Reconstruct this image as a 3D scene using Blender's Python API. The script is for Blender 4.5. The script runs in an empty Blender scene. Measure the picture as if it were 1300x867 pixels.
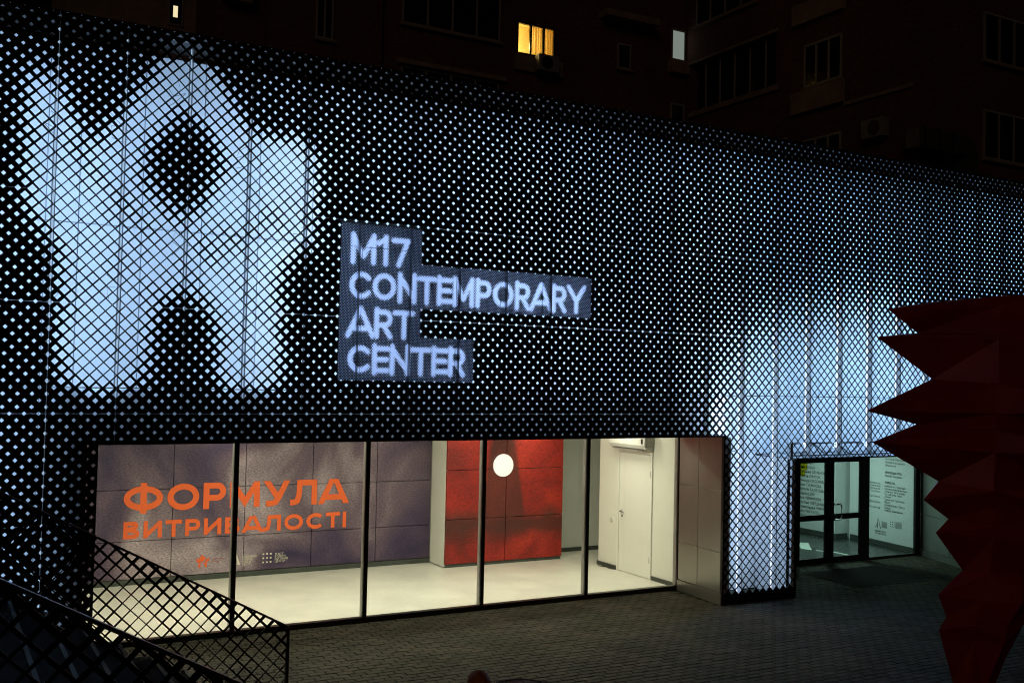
import bpy, math, random
import numpy as np
from mathutils import Vector, Matrix, Euler

random.seed(7)
rng = np.random.RandomState(11)
SC = bpy.context.scene
COL = SC.collection
PI = math.pi
P = 0.14            # metres per lattice period of the perforated facade; all plans below are in periods


def V3(x, y, h):
    return Vector((x * P, y * P, h * P))


# ------------------------------------------------------------------ camera
cam_d = bpy.data.cameras.new('camera')
cam = bpy.data.objects.new('camera', cam_d)
COL.objects.link(cam)
cam_d.sensor_width = 36.0
cam_d.lens = 36.338
cam_d.clip_start = 0.05
cam_d.clip_end = 2000
_yaw, _pit, _rol = 0.515049517, 0.0330709639, 0.0220768315
_f = Vector((math.sin(_yaw), math.cos(_yaw), 0)); _r = Vector((math.cos(_yaw), -math.sin(_yaw), 0)); _z = Vector((0, 0, 1))
_f2 = _f * math.cos(_pit) + _z * math.sin(_pit); _u2 = -_f * math.sin(_pit) + _z * math.cos(_pit)
_r3 = _r * math.cos(_rol) + _u2 * math.sin(_rol); _u3 = -_r * math.sin(_rol) + _u2 * math.cos(_rol)
cl = V3(-8.049, -85.877, 46 - 21.844)
M = Matrix((_r3, _u3, -_f2)).transposed().to_4x4()
M.translation = cl
cam.matrix_world = M
SC.camera = cam

# ------------------------------------------------------------------ world, city glow, exposure
w = bpy.data.worlds.new('World'); SC.world = w; w.use_nodes = True
nt = w.node_tree
bg = nt.nodes['Background']
sky = nt.nodes.new('ShaderNodeTexSky')
sky.sky_type = 'NISHITA'; sky.sun_disc = False
SUN_EL, SUN_AZ = math.radians(38), math.radians(200)
sky.sun_elevation = math.radians(-4.0); sky.sun_rotation = SUN_AZ
nt.links.new(sky.outputs[0], bg.inputs[0])
bg.inputs[1].default_value = 0.006
sl = bpy.data.lights.new('city_glow', 'SUN'); sl.energy = 0.058; sl.angle = math.radians(25); sl.color = (1.0, 0.66, 0.45)
so = bpy.data.objects.new('city_glow', sl); COL.objects.link(so)
so.rotation_euler = Vector((0.58, 0.70, -0.42)).to_track_quat('-Z', 'Y').to_euler()
SC.view_settings.view_transform = 'Standard'
SC.view_settings.look = 'None'
SC.view_settings.exposure = 0.0
SC.view_settings.gamma = 1.0
SC.cycles.use_denoising = True; SC.cycles.denoiser = 'OPENIMAGEDENOISE'; SC.cycles.denoising_input_passes = 'RGB_ALBEDO_NORMAL'; SC.cycles.denoising_prefilter = 'NONE'
SC.cycles.filter_width = 1.1
SC.cycles.max_bounces = 10
SC.cycles.diffuse_bounces = 5
SC.cycles.glossy_bounces = 3
SC.cycles.transparent_max_bounces = 16
SC.cycles.caustics_reflective = False
SC.cycles.caustics_refractive = False
SC.cycles.sample_clamp_indirect = 4.0


def area_light(name, loc, direction, sx, sy, power, color, spread=PI, parent=None):
    l = bpy.data.lights.new(name, 'AREA'); l.shape = 'RECTANGLE'; l.size = sx * P; l.size_y = sy * P
    l.energy = power; l.color = color; l.spread = spread
    o = bpy.data.objects.new(name, l); COL.objects.link(o)
    o.location = V3(*loc)
    d = Vector(direction)
    up = 'Y'
    o.rotation_euler = d.to_track_quat('-Z', up).to_euler()
    return o


# ------------------------------------------------------------------ materials
def mat(name, color, rough=0.6, metal=0.0, var=0.0, vscale=8.0, bump=0.0, bscale=40.0, spec=0.5, stretch=None, color2=None):
    m = bpy.data.materials.new(name); m.use_nodes = True
    n = m.node_tree.nodes; L = m.node_tree.links
    b = n['Principled BSDF']
    b.inputs['Base Color'].default_value = (*color, 1); b.inputs['Roughness'].default_value = rough
    b.inputs['Metallic'].default_value = metal; b.inputs['Specular IOR Level'].default_value = spec
    tc = n.new('ShaderNodeTexCoord'); src = tc.outputs['Object']
    if stretch:
        mp = n.new('ShaderNodeMapping'); mp.inputs['Scale'].default_value = stretch
        L.new(src, mp.inputs[0]); src = mp.outputs[0]
    if var or color2:
        t = n.new('ShaderNodeTexNoise'); t.inputs['Scale'].default_value = vscale; t.inputs['Detail'].default_value = 6
        t.inputs['Roughness'].default_value = 0.62
        L.new(src, t.inputs['Vector'])
        cr = n.new('ShaderNodeValToRGB')
        a = color2 or tuple(max(0, c * (1 - var)) for c in color)
        z = color if color2 else tuple(min(1, c * (1 + var)) for c in color)
        cr.color_ramp.elements[0].position = 0.33; cr.color_ramp.elements[1].position = 0.68
        cr.color_ramp.elements[0].color = (*a, 1); cr.color_ramp.elements[1].color = (*z, 1)
        L.new(t.outputs[0], cr.inputs[0]); L.new(cr.outputs[0], b.inputs['Base Color'])
        mr = n.new('ShaderNodeMapRange'); mr.inputs[3].default_value = max(0.05, rough - 0.12); mr.inputs[4].default_value = min(1, rough + 0.12)
        L.new(t.outputs[0], mr.inputs[0]); L.new(mr.outputs[0], b.inputs['Roughness'])
    if bump:
        t2 = n.new('ShaderNodeTexNoise'); t2.inputs['Scale'].default_value = bscale; t2.inputs['Detail'].default_value = 5
        L.new(src, t2.inputs['Vector'])
        bp = n.new('ShaderNodeBump'); bp.inputs['Strength'].default_value = bump; bp.inputs['Distance'].default_value = 0.01
        L.new(t2.outputs[0], bp.inputs['Height']); L.new(bp.outputs[0], b.inputs['Normal'])
    return m


def emis(name, color, strength):
    m = bpy.data.materials.new(name); m.use_nodes = True
    b = m.node_tree.nodes['Principled BSDF']
    b.inputs['Base Color'].default_value = (0.6, 0.6, 0.6, 1)
    b.inputs['Emission Color'].default_value = (*color, 1); b.inputs['Emission Strength'].default_value = strength
    return m


def glass(name, tint=(1, 1, 1), refl=0.06, rough=0.0):
    m = bpy.data.materials.new(name); m.use_nodes = True
    n = m.node_tree.nodes; L = m.node_tree.links
    n.remove(n['Principled BSDF']); out = n['Material Output']
    tr = n.new('ShaderNodeBsdfTransparent'); tr.inputs[0].default_value = (*tint, 1)
    gl = n.new('ShaderNodeBsdfGlossy'); gl.inputs['Roughness'].default_value = rough
    fr = n.new('ShaderNodeLayerWeight'); fr.inputs[0].default_value = 0.12
    mr = n.new('ShaderNodeMapRange'); mr.inputs[3].default_value = refl; mr.inputs[4].default_value = 0.6
    mx = n.new('ShaderNodeMixShader')
    L.new(fr.outputs['Fresnel'], mr.inputs[0]); L.new(mr.outputs[0], mx.inputs[0])
    L.new(tr.outputs[0], mx.inputs[1]); L.new(gl.outputs[0], mx.inputs[2]); L.new(mx.outputs[0], out.inputs[0])
    return m


M_ = {}
M_['screen'] = mat('perforated_steel', (0.020, 0.017, 0.016), 0.45, 0.0, var=0.25, vscale=1.2, bump=0.03, bscale=9)
M_['sign'] = mat('sign_sheet', (0.024, 0.024, 0.045), 0.45, 0.0, var=0.2, vscale=3)
M_['rail'] = mat('rail_steel', (0.018, 0.013, 0.012), 0.4, 0.2, var=0.3, vscale=5)
M_['handrail'] = mat('handrail_steel', (0.10, 0.10, 0.11), 0.35, 0.6, var=0.2, vscale=6)
M_['cavity'] = mat('white_cladding', (0.74, 0.76, 0.78), 0.55, var=0.07, vscale=0.9, bump=0.05, bscale=3)
M_['post'] = mat('galvanised_post', (0.33, 0.34, 0.36), 0.45, 0.3, var=0.15, vscale=4)
M_['beam'] = mat('beam_cladding', (0.42, 0.43, 0.45), 0.6, var=0.1, vscale=2)
M_['dark'] = mat('dark_frame', (0.022, 0.018, 0.016), 0.38, 0.2, var=0.25, vscale=7)
M_['frame_alu'] = mat('warm_grey_aluminium', (0.34, 0.33, 0.31), 0.4, 0.5, var=0.1, vscale=5)
M_['wall_white'] = mat('white_plaster', (0.76, 0.76, 0.70), 0.8, var=0.03, vscale=1.4, bump=0.05, bscale=30)
M_['wall_grey'] = mat('cool_white_plaster', (0.62, 0.64, 0.60), 0.8, var=0.04, vscale=1.2, bump=0.05, bscale=30)
M_['floor'] = mat('pale_cast_floor', (0.74, 0.73, 0.66), 0.38, var=0.09, vscale=1.3, bump=0.03, bscale=14)
M_['skirt'] = mat('skirting', (0.055, 0.065, 0.055), 0.5, var=0.2, vscale=4)
M_['door'] = mat('door_laminate', (0.80, 0.80, 0.75), 0.4, var=0.02, vscale=2)
M_['plastic'] = mat('white_plastic', (0.60, 0.60, 0.58), 0.35, var=0.03, vscale=3)
M_['chrome'] = mat('brushed_steel', (0.55, 0.55, 0.54), 0.28, 1.0, var=0.1, vscale=9)
M_['cladmetal'] = mat('brushed_cladding', (0.36, 0.37, 0.33), 0.32, 0.65, var=0.10, vscale=1.6, bump=0.02, bscale=5, stretch=(1, 1, 0.35))
M_['lobby_wall'] = mat('lobby_plaster', (0.72, 0.76, 0.74), 0.8, var=0.03, vscale=2, bump=0.06, bscale=22)
M_['lobby_floor'] = mat('lobby_floor_tile', (0.022, 0.026, 0.025), 0.25, var=0.15, vscale=3)
M_['stripe'] = mat('pale_floor_strip', (0.62, 0.70, 0.62), 0.4, var=0.06, vscale=4)
M_['beige_strip'] = mat('beige_timber_strip', (0.50, 0.40, 0.20), 0.6, var=0.1)
M_['ink'] = mat('black_vinyl', (0.02, 0.022, 0.022), 0.5, var=0.1)
M_['orange'] = mat('orange_vinyl', (0.86, 0.135, 0.028), 0.5, var=0.03)
M_['cream'] = mat('cream_vinyl', (0.72, 0.68, 0.55), 0.5, var=0.05)
M_['faint_red'] = mat('faded_red_print', (0.36, 0.12, 0.085), 0.6, var=0.1)
M_['yellow'] = bpy.data.materials.new('yellow_sticker'); M_['yellow'].use_nodes = True
_n = M_['yellow'].node_tree.nodes; _n.remove(_n['Principled BSDF']); _t = _n.new('ShaderNodeBsdfTransparent'); _t.inputs[0].default_value = (.62, .52, .01, 1)
M_['yellow'].node_tree.links.new(_t.outputs[0], _n['Material Output'].inputs[0])
M_['mat'] = mat('ribbed_rubber', (0.018, 0.018, 0.018), 0.8, var=0.3, vscale=12)
M_['joint'] = mat('joint_sand', (0.035, 0.034, 0.026), 0.95, color2=(0.022, 0.040, 0.010), vscale=1.3, bump=0.3, bscale=60)
M_['concrete'] = mat('stair_concrete', (0.013, 0.014, 0.017), 0.75, var=0.25, vscale=4, bump=0.15, bscale=40, spec=0.12)
M_['nosing'] = mat('step_nosing', (0.045, 0.045, 0.05), 0.5, 0.3, var=0.2, vscale=8)
M_['red_paint'] = mat('red_painted_steel', (0.33, 0.010, 0.011), 0.5, 0.0, var=0.2, vscale=1.6, bump=0.02, bscale=7, spec=0.22)
M_['roof'] = mat('roof_felt', (0.03, 0.03, 0.03), 0.9, var=0.2)
M_['win_frame'] = mat('window_frame_paint', (0.36, 0.33, 0.30), 0.5, var=0.15, vscale=3)
M_['win_dark'] = mat('dark_window_glass', (0.008, 0.008, 0.009), 0.08, 0.0, var=0.2, vscale=2)
M_['slab'] = mat('weathered_render', (0.30, 0.22, 0.17), 0.85, var=0.25, vscale=1.5, bump=0.2, bscale=20)
M_['ac'] = mat('ac_casing', (0.24, 0.23, 0.21), 0.5, var=0.1, vscale=4)
M_['duct'] = mat('sheet_metal_duct', (0.18, 0.19, 0.20), 0.45, 0.7, var=0.15, vscale=3)
M_['skin'] = mat('skin', (0.55, 0.33, 0.25), 0.55, var=0.06, vscale=10)
M_['hair'] = mat('auburn_hair', (0.55, 0.15, 0.045), 0.5, var=0.4, vscale=22, bump=0.5, bscale=70, stretch=(3, 3, 0.5))
M_['coat'] = mat('dark_coat', (0.03, 0.035, 0.05), 0.85, var=0.3, vscale=9, bump=0.2, bscale=90)
M_['trousers'] = mat('dark_trousers', (0.02, 0.022, 0.03), 0.85, var=0.2, vscale=9)
M_['curtain'] = mat('yellow_curtain', (0.84, 0.72, 0.42), 0.8, var=0.1, vscale=3)
M_['tint_glass'] = glass('shop_glass', (0.97, 0.98, 0.96), 0.03)
M_['door_glass'] = glass('entrance_glass', (0.86, 0.92, 0.90), 0.04)


def brick_mat():
    m = mat('red_brick', (0.22, 0.075, 0.045), 0.85)
    n = m.node_tree.nodes; L = m.node_tree.links; b = n['Principled BSDF']
    g = n.new('ShaderNodeNewGeometry'); mp = n.new('ShaderNodeMapping')
    mp.vector_type = 'POINT'
    sep = n.new('ShaderNodeSeparateXYZ'); L.new(g.outputs['Position'], sep.inputs[0])
    add = n.new('ShaderNodeMath'); L.new(sep.outputs[0], add.inputs[0]); L.new(sep.outputs[1], add.inputs[1])
    cmb = n.new('ShaderNodeCombineXYZ'); L.new(add.outputs[0], cmb.inputs[0]); L.new(sep.outputs[2], cmb.inputs[1])
    t = n.new('ShaderNodeTexBrick'); t.inputs['Scale'].default_value = 4.0
    t.inputs['Color1'].default_value = (0.26, 0.085, 0.05, 1); t.inputs['Color2'].default_value = (0.15, 0.055, 0.036, 1)
    t.inputs['Mortar'].default_value = (0.20, 0.16, 0.13, 1); t.inputs['Mortar Size'].default_value = 0.018
    L.new(cmb.outputs[0], t.inputs['Vector'])
    ns = n.new('ShaderNodeTexNoise'); ns.inputs['Scale'].default_value = 0.5; L.new(g.outputs['Position'], ns.inputs['Vector'])
    mx = n.new('ShaderNodeMixRGB'); mx.blend_type = 'MULTIPLY'; mx.inputs[0].default_value = 0.6
    L.new(t.outputs[0], mx.inputs[1]); L.new(ns.outputs[0], mx.inputs[2]); L.new(mx.outputs[0], b.inputs['Base Color'])
    return m


M_['brick'] = brick_mat()


def paver_mat():
    m = mat('concrete_paver', (0.12, 0.11, 0.09), 0.8)
    n = m.node_tree.nodes; L = m.node_tree.links; b = n['Principled BSDF']
    g = n.new('ShaderNodeNewGeometry'); oi = n.new('ShaderNodeObjectInfo')
    a = n.new('ShaderNodeMath'); L.new(g.outputs['Random Per Island'], a.inputs[0]); L.new(oi.outputs['Random'], a.inputs[1])
    fr = n.new('ShaderNodeMath'); fr.operation = 'FRACT'; L.new(a.outputs[0], fr.inputs[0])
    cr = n.new('ShaderNodeValToRGB')
    cr.color_ramp.elements[0].color = (0.044, 0.038, 0.026, 1); cr.color_ramp.elements[1].color = (0.084, 0.073, 0.051, 1)
    L.new(fr.outputs[0], cr.inputs[0])
    t = n.new('ShaderNodeTexNoise'); t.inputs['Scale'].default_value = 0.9; t.inputs['Detail'].default_value = 8
    L.new(g.outputs['Position'], t.inputs['Vector'])
    cr2 = n.new('ShaderNodeValToRGB'); cr2.color_ramp.elements[0].position = 0.35; cr2.color_ramp.elements[1].position = 0.65
    cr2.color_ramp.elements[0].color = (0.50, 0.56, 0.34, 1); cr2.color_ramp.elements[1].color = (1.12, 1.06, 1.0, 1)
    L.new(t.outputs[0], cr2.inputs[0])
    mx = n.new('ShaderNodeMixRGB'); mx.blend_type = 'MULTIPLY'; mx.inputs[0].default_value = 1.0
    L.new(cr.outputs[0], mx.inputs[1]); L.new(cr2.outputs[0], mx.inputs[2]); L.new(mx.outputs[0], b.inputs['Base Color'])
    t2 = n.new('ShaderNodeTexNoise'); t2.inputs['Scale'].default_value = 60; t2.inputs['Detail'].default_value = 5
    L.new(g.outputs['Position'], t2.inputs['Vector'])
    bp = n.new('ShaderNodeBump'); bp.inputs['Strength'].default_value = 0.35; bp.inputs['Distance'].default_value = 0.006
    L.new(t2.outputs[0], bp.inputs['Height']); L.new(bp.outputs[0], b.inputs['Normal'])
    return m


M_['paver'] = paver_mat()


def mural_mat(name, stops, cloud, weave, second=None, wv=.42):
    """printed cloth: soft painted clouds + woven grain (flat print on the panels)"""
    m = bpy.data.materials.new(name); m.use_nodes = True
    n = m.node_tree.nodes; L = m.node_tree.links; b = n['Principled BSDF']; b.inputs['Roughness'].default_value = 0.55
    g = n.new('ShaderNodeNewGeometry')
    t = n.new('ShaderNodeTexNoise'); t.inputs['Scale'].default_value = cloud; t.inputs['Detail'].default_value = 3.0; t.inputs['Distortion'].default_value = 0.6
    L.new(g.outputs['Position'], t.inputs['Vector'])
    cr = n.new('ShaderNodeValToRGB')
    while len(cr.color_ramp.elements) < len(stops): cr.color_ramp.elements.new(0.5)
    for e, (p, c) in zip(cr.color_ramp.elements, stops): e.position = p; e.color = (*c, 1)
    L.new(t.outputs[0], cr.inputs[0])
    t2 = n.new('ShaderNodeTexNoise'); t2.inputs['Scale'].default_value = weave; t2.inputs['Detail'].default_value = 4
    mp = n.new('ShaderNodeMapping'); mp.inputs['Scale'].default_value = (1.0, 1.0, 2.2); mp.inputs['Rotation'].default_value = (0, 0.35, 0)
    L.new(g.outputs['Position'], mp.inputs[0]); L.new(mp.outputs[0], t2.inputs['Vector'])
    cr2 = n.new('ShaderNodeValToRGB'); cr2.color_ramp.elements[0].position = 0.30; cr2.color_ramp.elements[1].position = 0.70
    cr2.color_ramp.elements[0].color = (1 - wv, 1 - wv, 1 - wv, 1); cr2.color_ramp.elements[1].color = (1 + wv * .8, 1 + wv * .8, 1 + wv * .8, 1)
    L.new(t2.outputs[0], cr2.inputs[0])
    mx = n.new('ShaderNodeMixRGB'); mx.blend_type = 'MULTIPLY'; mx.inputs[0].default_value = 1
    L.new(cr.outputs[0], mx.inputs[1]); L.new(cr2.outputs[0], mx.inputs[2])
    out = mx.outputs[0]
    if second: out = second(n, L, g, out)
    L.new(out, b.inputs['Base Color'])
    bp = n.new('ShaderNodeBump'); bp.inputs['Strength'].default_value = 0.4; bp.inputs['Distance'].default_value = 0.01
    L.new(t2.outputs[0], bp.inputs['Height']); L.new(bp.outputs[0], b.inputs['Normal'])
    return m


def red_print(n, L, g, base):
    # the print itself: a dark tower standing in a dark horizontal band
    sep = n.new('ShaderNodeSeparateXYZ'); L.new(g.outputs['Position'], sep.inputs[0])
    ns = n.new('ShaderNodeTexNoise'); ns.inputs['Scale'].default_value = 2.2; ns.inputs['Detail'].default_value = 5
    L.new(g.outputs['Position'], ns.inputs['Vector'])

    def math_(op, a, b_=None, c=None):
        k = n.new('ShaderNodeMath'); k.operation = op
        for i, v in enumerate((a, b_, c)):
            if v is None: continue
            if isinstance(v, (int, float)): k.inputs[i].default_value = v
            else: L.new(v, k.inputs[i])
        return k.outputs[0]
    z, x = sep.outputs[2], sep.outputs[0]
    hw = math_('MULTIPLY_ADD', z, -0.17, 0.62)                       # tower half width grows downwards
    dx = math_('ABSOLUTE', math_('SUBTRACT', x, 57.0 * P))
    tower = n.new('ShaderNodeMapRange'); tower.inputs[1].default_value = -0.03; tower.inputs[2].default_value = 0.05
    L.new(math_('SUBTRACT', hw, dx), tower.inputs[0])
    zz = math_('ADD', z, math_('MULTIPLY', math_('SUBTRACT', ns.outputs[0], 0.5), 0.5))
    band = n.new('ShaderNodeMapRange'); band.inputs[1].default_value = 0.36; band.inputs[2].default_value = 0.08
    L.new(math_('ABSOLUTE', math_('SUBTRACT', zz, 0.70)), band.inputs[0])
    up = n.new('ShaderNodeMapRange'); up.inputs[1].default_value = 0.55; up.inputs[2].default_value = 0.8
    L.new(z, up.inputs[0])
    tw = math_('MULTIPLY', math_('MULTIPLY', tower.outputs[0], up.outputs[0]), 0.80)
    k = math_('MAXIMUM', tw, math_('MULTIPLY', band.outputs[0], 0.86))
    mx = n.new('ShaderNodeMixRGB'); mx.inputs[2].default_value = (0.055, 0.016, 0.012, 1)
    L.new(k, mx.inputs[0]); L.new(base, mx.inputs[1])
    return mx.outputs[0]


M_['grey_print'] = mural_mat('grey_violet_print', [(0.36, (0.032, 0.021, 0.070)), (0.45, (0.075, 0.047, 0.095)), (0.55, (0.140, 0.095, 0.132)), (0.68, (0.40, 0.32, 0.36))], 0.62, 26, None, .5)
M_['red_print'] = mural_mat('red_cloth_print', [(0.30, (0.13, 0.008, 0.006)), (0.50, (0.31, 0.014, 0.008)), (0.72, (0.50, 0.034, 0.014))], 0.9, 26, red_print, .40)


# ------------------------------------------------------------------ mesh builder
class MB:
    def __init__(self): self.v = []; self.f = []

    def poly(self, pts):
        i = len(self.v); self.v += [tuple(p) for p in pts]; self.f.append(tuple(range(i, i + len(pts))))

    def box(self, x0, x1, y0, y1, h0, h1):
        i = len(self.v)
        self.v += [(x, y, h) for h in (h0, h1) for x, y in ((x0, y0), (x1, y0), (x1, y1), (x0, y1))]
        self.f += [(i, i + 3, i + 2, i + 1), (i + 4, i + 5, i + 6, i + 7), (i, i + 1, i + 5, i + 4), (i + 1, i + 2, i + 6, i + 5), (i + 2, i + 3, i + 7, i + 6), (i + 3, i, i + 4, i + 7)]
        return self

    def prism(self, pts, d):
        """closed polygon pts (3D) extruded by vector d"""
        i = len(self.v); k = len(pts); d = Vector(d)
        self.v += [tuple(p) for p in pts] + [tuple(Vector(p) + d) for p in pts]
        self.f.append(tuple(range(i + k - 1, i - 1, -1))); self.f.append(tuple(range(i + k, i + 2 * k)))
        for a in range(k):
            b = (a + 1) % k; self.f.append((i + a, i + b, i + k + b, i + k + a))
        return self

    def bar(self, a, b, wd, ht=None, up=(0, 0, 1)):
        a = Vector(a); b = Vector(b); ht = ht or wd; d = (b - a).normalized(); u = Vector(up)
        s = d.cross(u)
        if s.length < 1e-4: s = d.cross(Vector((1, 0, 0)))
        s.normalize(); u = s.cross(d).normalized()
        q = [a + s * wd / 2 * i + u * ht / 2 * j for i, j in ((-1, -1), (1, -1), (1, 1), (-1, 1))]
        return self.prism(q, b - a)

    def tube(self, pts, r, n=8):
        pts = [Vector(p) for p in pts]; rings = []
        for k, p in enumerate(pts):
            d = (pts[min(k + 1, len(pts) - 1)] - pts[max(k - 1, 0)]).normalized()
            s = d.cross(Vector((0, 0, 1)))
            if s.length < 1e-3: s = d.cross(Vector((1, 0, 0)))
            s.normalize(); u = s.cross(d)
            rr = r[k] if isinstance(r, (list, tuple)) else r
            i = len(self.v); self.v += [tuple(p + (s * math.cos(2 * PI * j / n) + u * math.sin(2 * PI * j / n)) * rr) for j in range(n)]
            rings.append(i)
        for a, b in zip(rings, rings[1:]):
            for j in range(n):
                self.f.append((a + j, a + (j + 1) % n, b + (j + 1) % n, b + j))
        self.f.append(tuple(rings[0] + j for j in reversed(range(n)))); self.f.append(tuple(rings[-1] + j for j in range(n)))
        return self

    def lathe(self, c, prof, n=32, axis='z'):
        i = len(self.v)
        for r, t in prof:
            for j in range(n):
                a = 2 * PI * j / n
                q = (r * math.cos(a), r * math.sin(a), t) if axis == 'z' else (r * math.cos(a), t, r * math.sin(a))
                self.v.append((c[0] + q[0], c[1] + q[1], c[2] + q[2]))
        for k in range(len(prof) - 1):
            for j in range(n):
                a, b = i + k * n, i + (k + 1) * n
                self.f.append((a + j, a + (j + 1) % n, b + (j + 1) % n, b + j))
        self.f.append(tuple(i + j for j in reversed(range(n))))
        self.f.append(tuple(i + (len(prof) - 1) * n + j for j in range(n)))
        return self

    def mesh(self, name, m, fixnormals=True):
        me = bpy.data.meshes.new(name)
        me.from_pydata([(a * P, b * P, c * P) for a, b, c in self.v], [], self.f)
        if m: me.materials.append(M_[m] if isinstance(m, str) else m)
        if fixnormals:
            import bmesh
            bm = bmesh.new(); bm.from_mesh(me); bmesh.ops.recalc_face_normals(bm, faces=bm.faces); bm.to_mesh(me); bm.free()
        return me

    def build(self, name, m, parent=None, bevel=0.0, smooth=False, fix=True):
        """vertices are in world periods; the parent's location is taken off here"""
        if parent is not None:
            base = WORLD[parent.name]
            self.v = [(a - base[0], b - base[1], c - base[2]) for a, b, c in self.v]
        me = self.mesh(name, m, fix)
        o = bpy.data.objects.new(name, me); COL.objects.link(o)
        WORLD[o.name] = WORLD[parent.name] if parent is not None else (0, 0, 0)
        if parent is not None: o.parent = parent
        if bevel:
            bv = o.modifiers.new('bevel', 'BEVEL'); bv.width = bevel * P; bv.segments = 2; bv.limit_method = 'ANGLE'
        if smooth:
            for p in me.polygons: p.use_smooth = True
        return o


WORLD = {}


def tag(o, label=None, cat=None, group=None, kind=None):
    if label: o['label'] = label
    if cat: o['category'] = cat
    if group: o['group'] = group
    if kind: o['kind'] = kind
    return o


def thing(name, base, label, cat, group=None):
    o = bpy.data.objects.new(name, None); COL.objects.link(o); o.empty_display_size = 0.2
    o.location = V3(*base); WORLD[o.name] = base
    return tag(o, label, cat, group)


def bx(name, m, parent, *a, bevel=0.0):
    return MB().box(*a).build(name, m, parent, bevel)


def subtract(rects, cut):
    out = []
    cx0, cx1, cz0, cz1 = cut
    for x0, x1, z0, z1 in rects:
        ix0, ix1, iz0, iz1 = max(x0, cx0), min(x1, cx1), max(z0, cz0), min(z1, cz1)
        if ix0 >= ix1 or iz0 >= iz1: out.append((x0, x1, z0, z1)); continue
        if x0 < ix0: out.append((x0, ix0, z0, z1))
        if ix1 < x1: out.append((ix1, x1, z0, z1))
        if z0 < iz0: out.append((ix0, ix1, z0, iz0))
        if iz1 < z1: out.append((ix0, ix1, iz1, z1))
    return [r for r in out if r[1] - r[0] > 0.02 and r[3] - r[2] > 0.02]


def clip(poly, rect):
    x0, x1, z0, z1 = rect
    for ax, lim, sg in ((0, x0, 1), (0, x1, -1), (1, z0, 1), (1, z1, -1)):
        out = []
        for i in range(len(poly)):
            a, b = poly[i], poly[(i + 1) % len(poly)]
            da, db = (a[ax] - lim) * sg, (b[ax] - lim) * sg
            if da >= 0: out.append(a)
            if (da > 0 and db < 0) or (da < 0 and db > 0):
                t = da / (da - db); out.append((a[0] + (b[0] - a[0]) * t, a[1] + (b[1] - a[1]) * t))
        poly = out
        if len(poly) < 3: return []
    return poly


def clip_seg(a, b, rect):
    x0, x1, z0, z1 = rect; t0, t1 = 0.0, 1.0
    for ax, lim, sg in ((0, x0, 1), (0, x1, -1), (1, z0, 1), (1, z1, -1)):
        da, db = (a[ax] - lim) * sg, (b[ax] - lim) * sg
        if da < 0 and db < 0: return None
        if da < 0: t0 = max(t0, da / (da - db))
        elif db < 0: t1 = min(t1, da / (da - db))
    if t1 <= t0: return None
    L = lambda t: (a[0] + (b[0] - a[0]) * t, a[1] + (b[1] - a[1]) * t)
    return L(t0), L(t1)


def lattice(mb, rect, size, p, y, th, back=True, clippoly=None):
    """sheet in the X-h plane with a diagonal lattice of diamond holes, cut to rect (x0,x1,h0,h1)"""
    x0, x1, z0, z1 = rect
    hp = p / 2
    for i in range(math.floor((x0 - hp) / hp), math.ceil((x1 + hp) / hp) + 1):
        for j in range(math.floor((z0 - hp) / hp), math.ceil((z1 + hp) / hp) + 1):
            if (i + j) & 1: continue
            cx, cz = i * hp, j * hp
            if cx + hp <= x0 or cx - hp >= x1 or cz + hp <= z0 or cz - hp >= z1: continue
            s = size(cx, cz, i, j) * hp
            inside = cx - hp >= x0 and cx + hp <= x1 and cz - hp >= z0 and cz + hp <= z1
            for sx, sz in ((1, 1), (-1, 1), (-1, -1), (1, -1)):
                ia, ib = (cx + sx * s, cz), (cx, cz + sz * s)
                q = [ia, (cx + sx * hp, cz), (cx, cz + sz * hp), ib] if s > 0 else [(cx, cz), (cx + sx * hp, cz), (cx, cz + sz * hp)]
                if not inside: q = clip(q, rect)
                if clippoly and q: q = clippoly(q)
                if len(q) < 3: continue
                if sx * sz > 0: q = q[::-1]
                mb.poly([(a, y, b) for a, b in q][::-1] if False else [(a, y, b) for a, b in q])
                if back: mb.poly([(a, y + th, b) for a, b in reversed(q)])
                if s > 0 and th and back:
                    sg = (ia, ib) if inside else clip_seg(ia, ib, rect)
                    if sg:
                        a, b = sg
                        mb.poly([(a[0], y, a[1]), (b[0], y, b[1]), (b[0], y + th, b[1]), (a[0], y + th, a[1])])


# ------------------------------------------------------------------ lettering strokes (own glyphs)
def arc(cx, cy, rx, ry, a0, a1, n=14):
    return [(cx + rx * math.cos(math.radians(a0 + (a1 - a0) * k / n)), cy + ry * math.sin(math.radians(a0 + (a1 - a0) * k / n))) for k in range(n + 1)]


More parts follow.
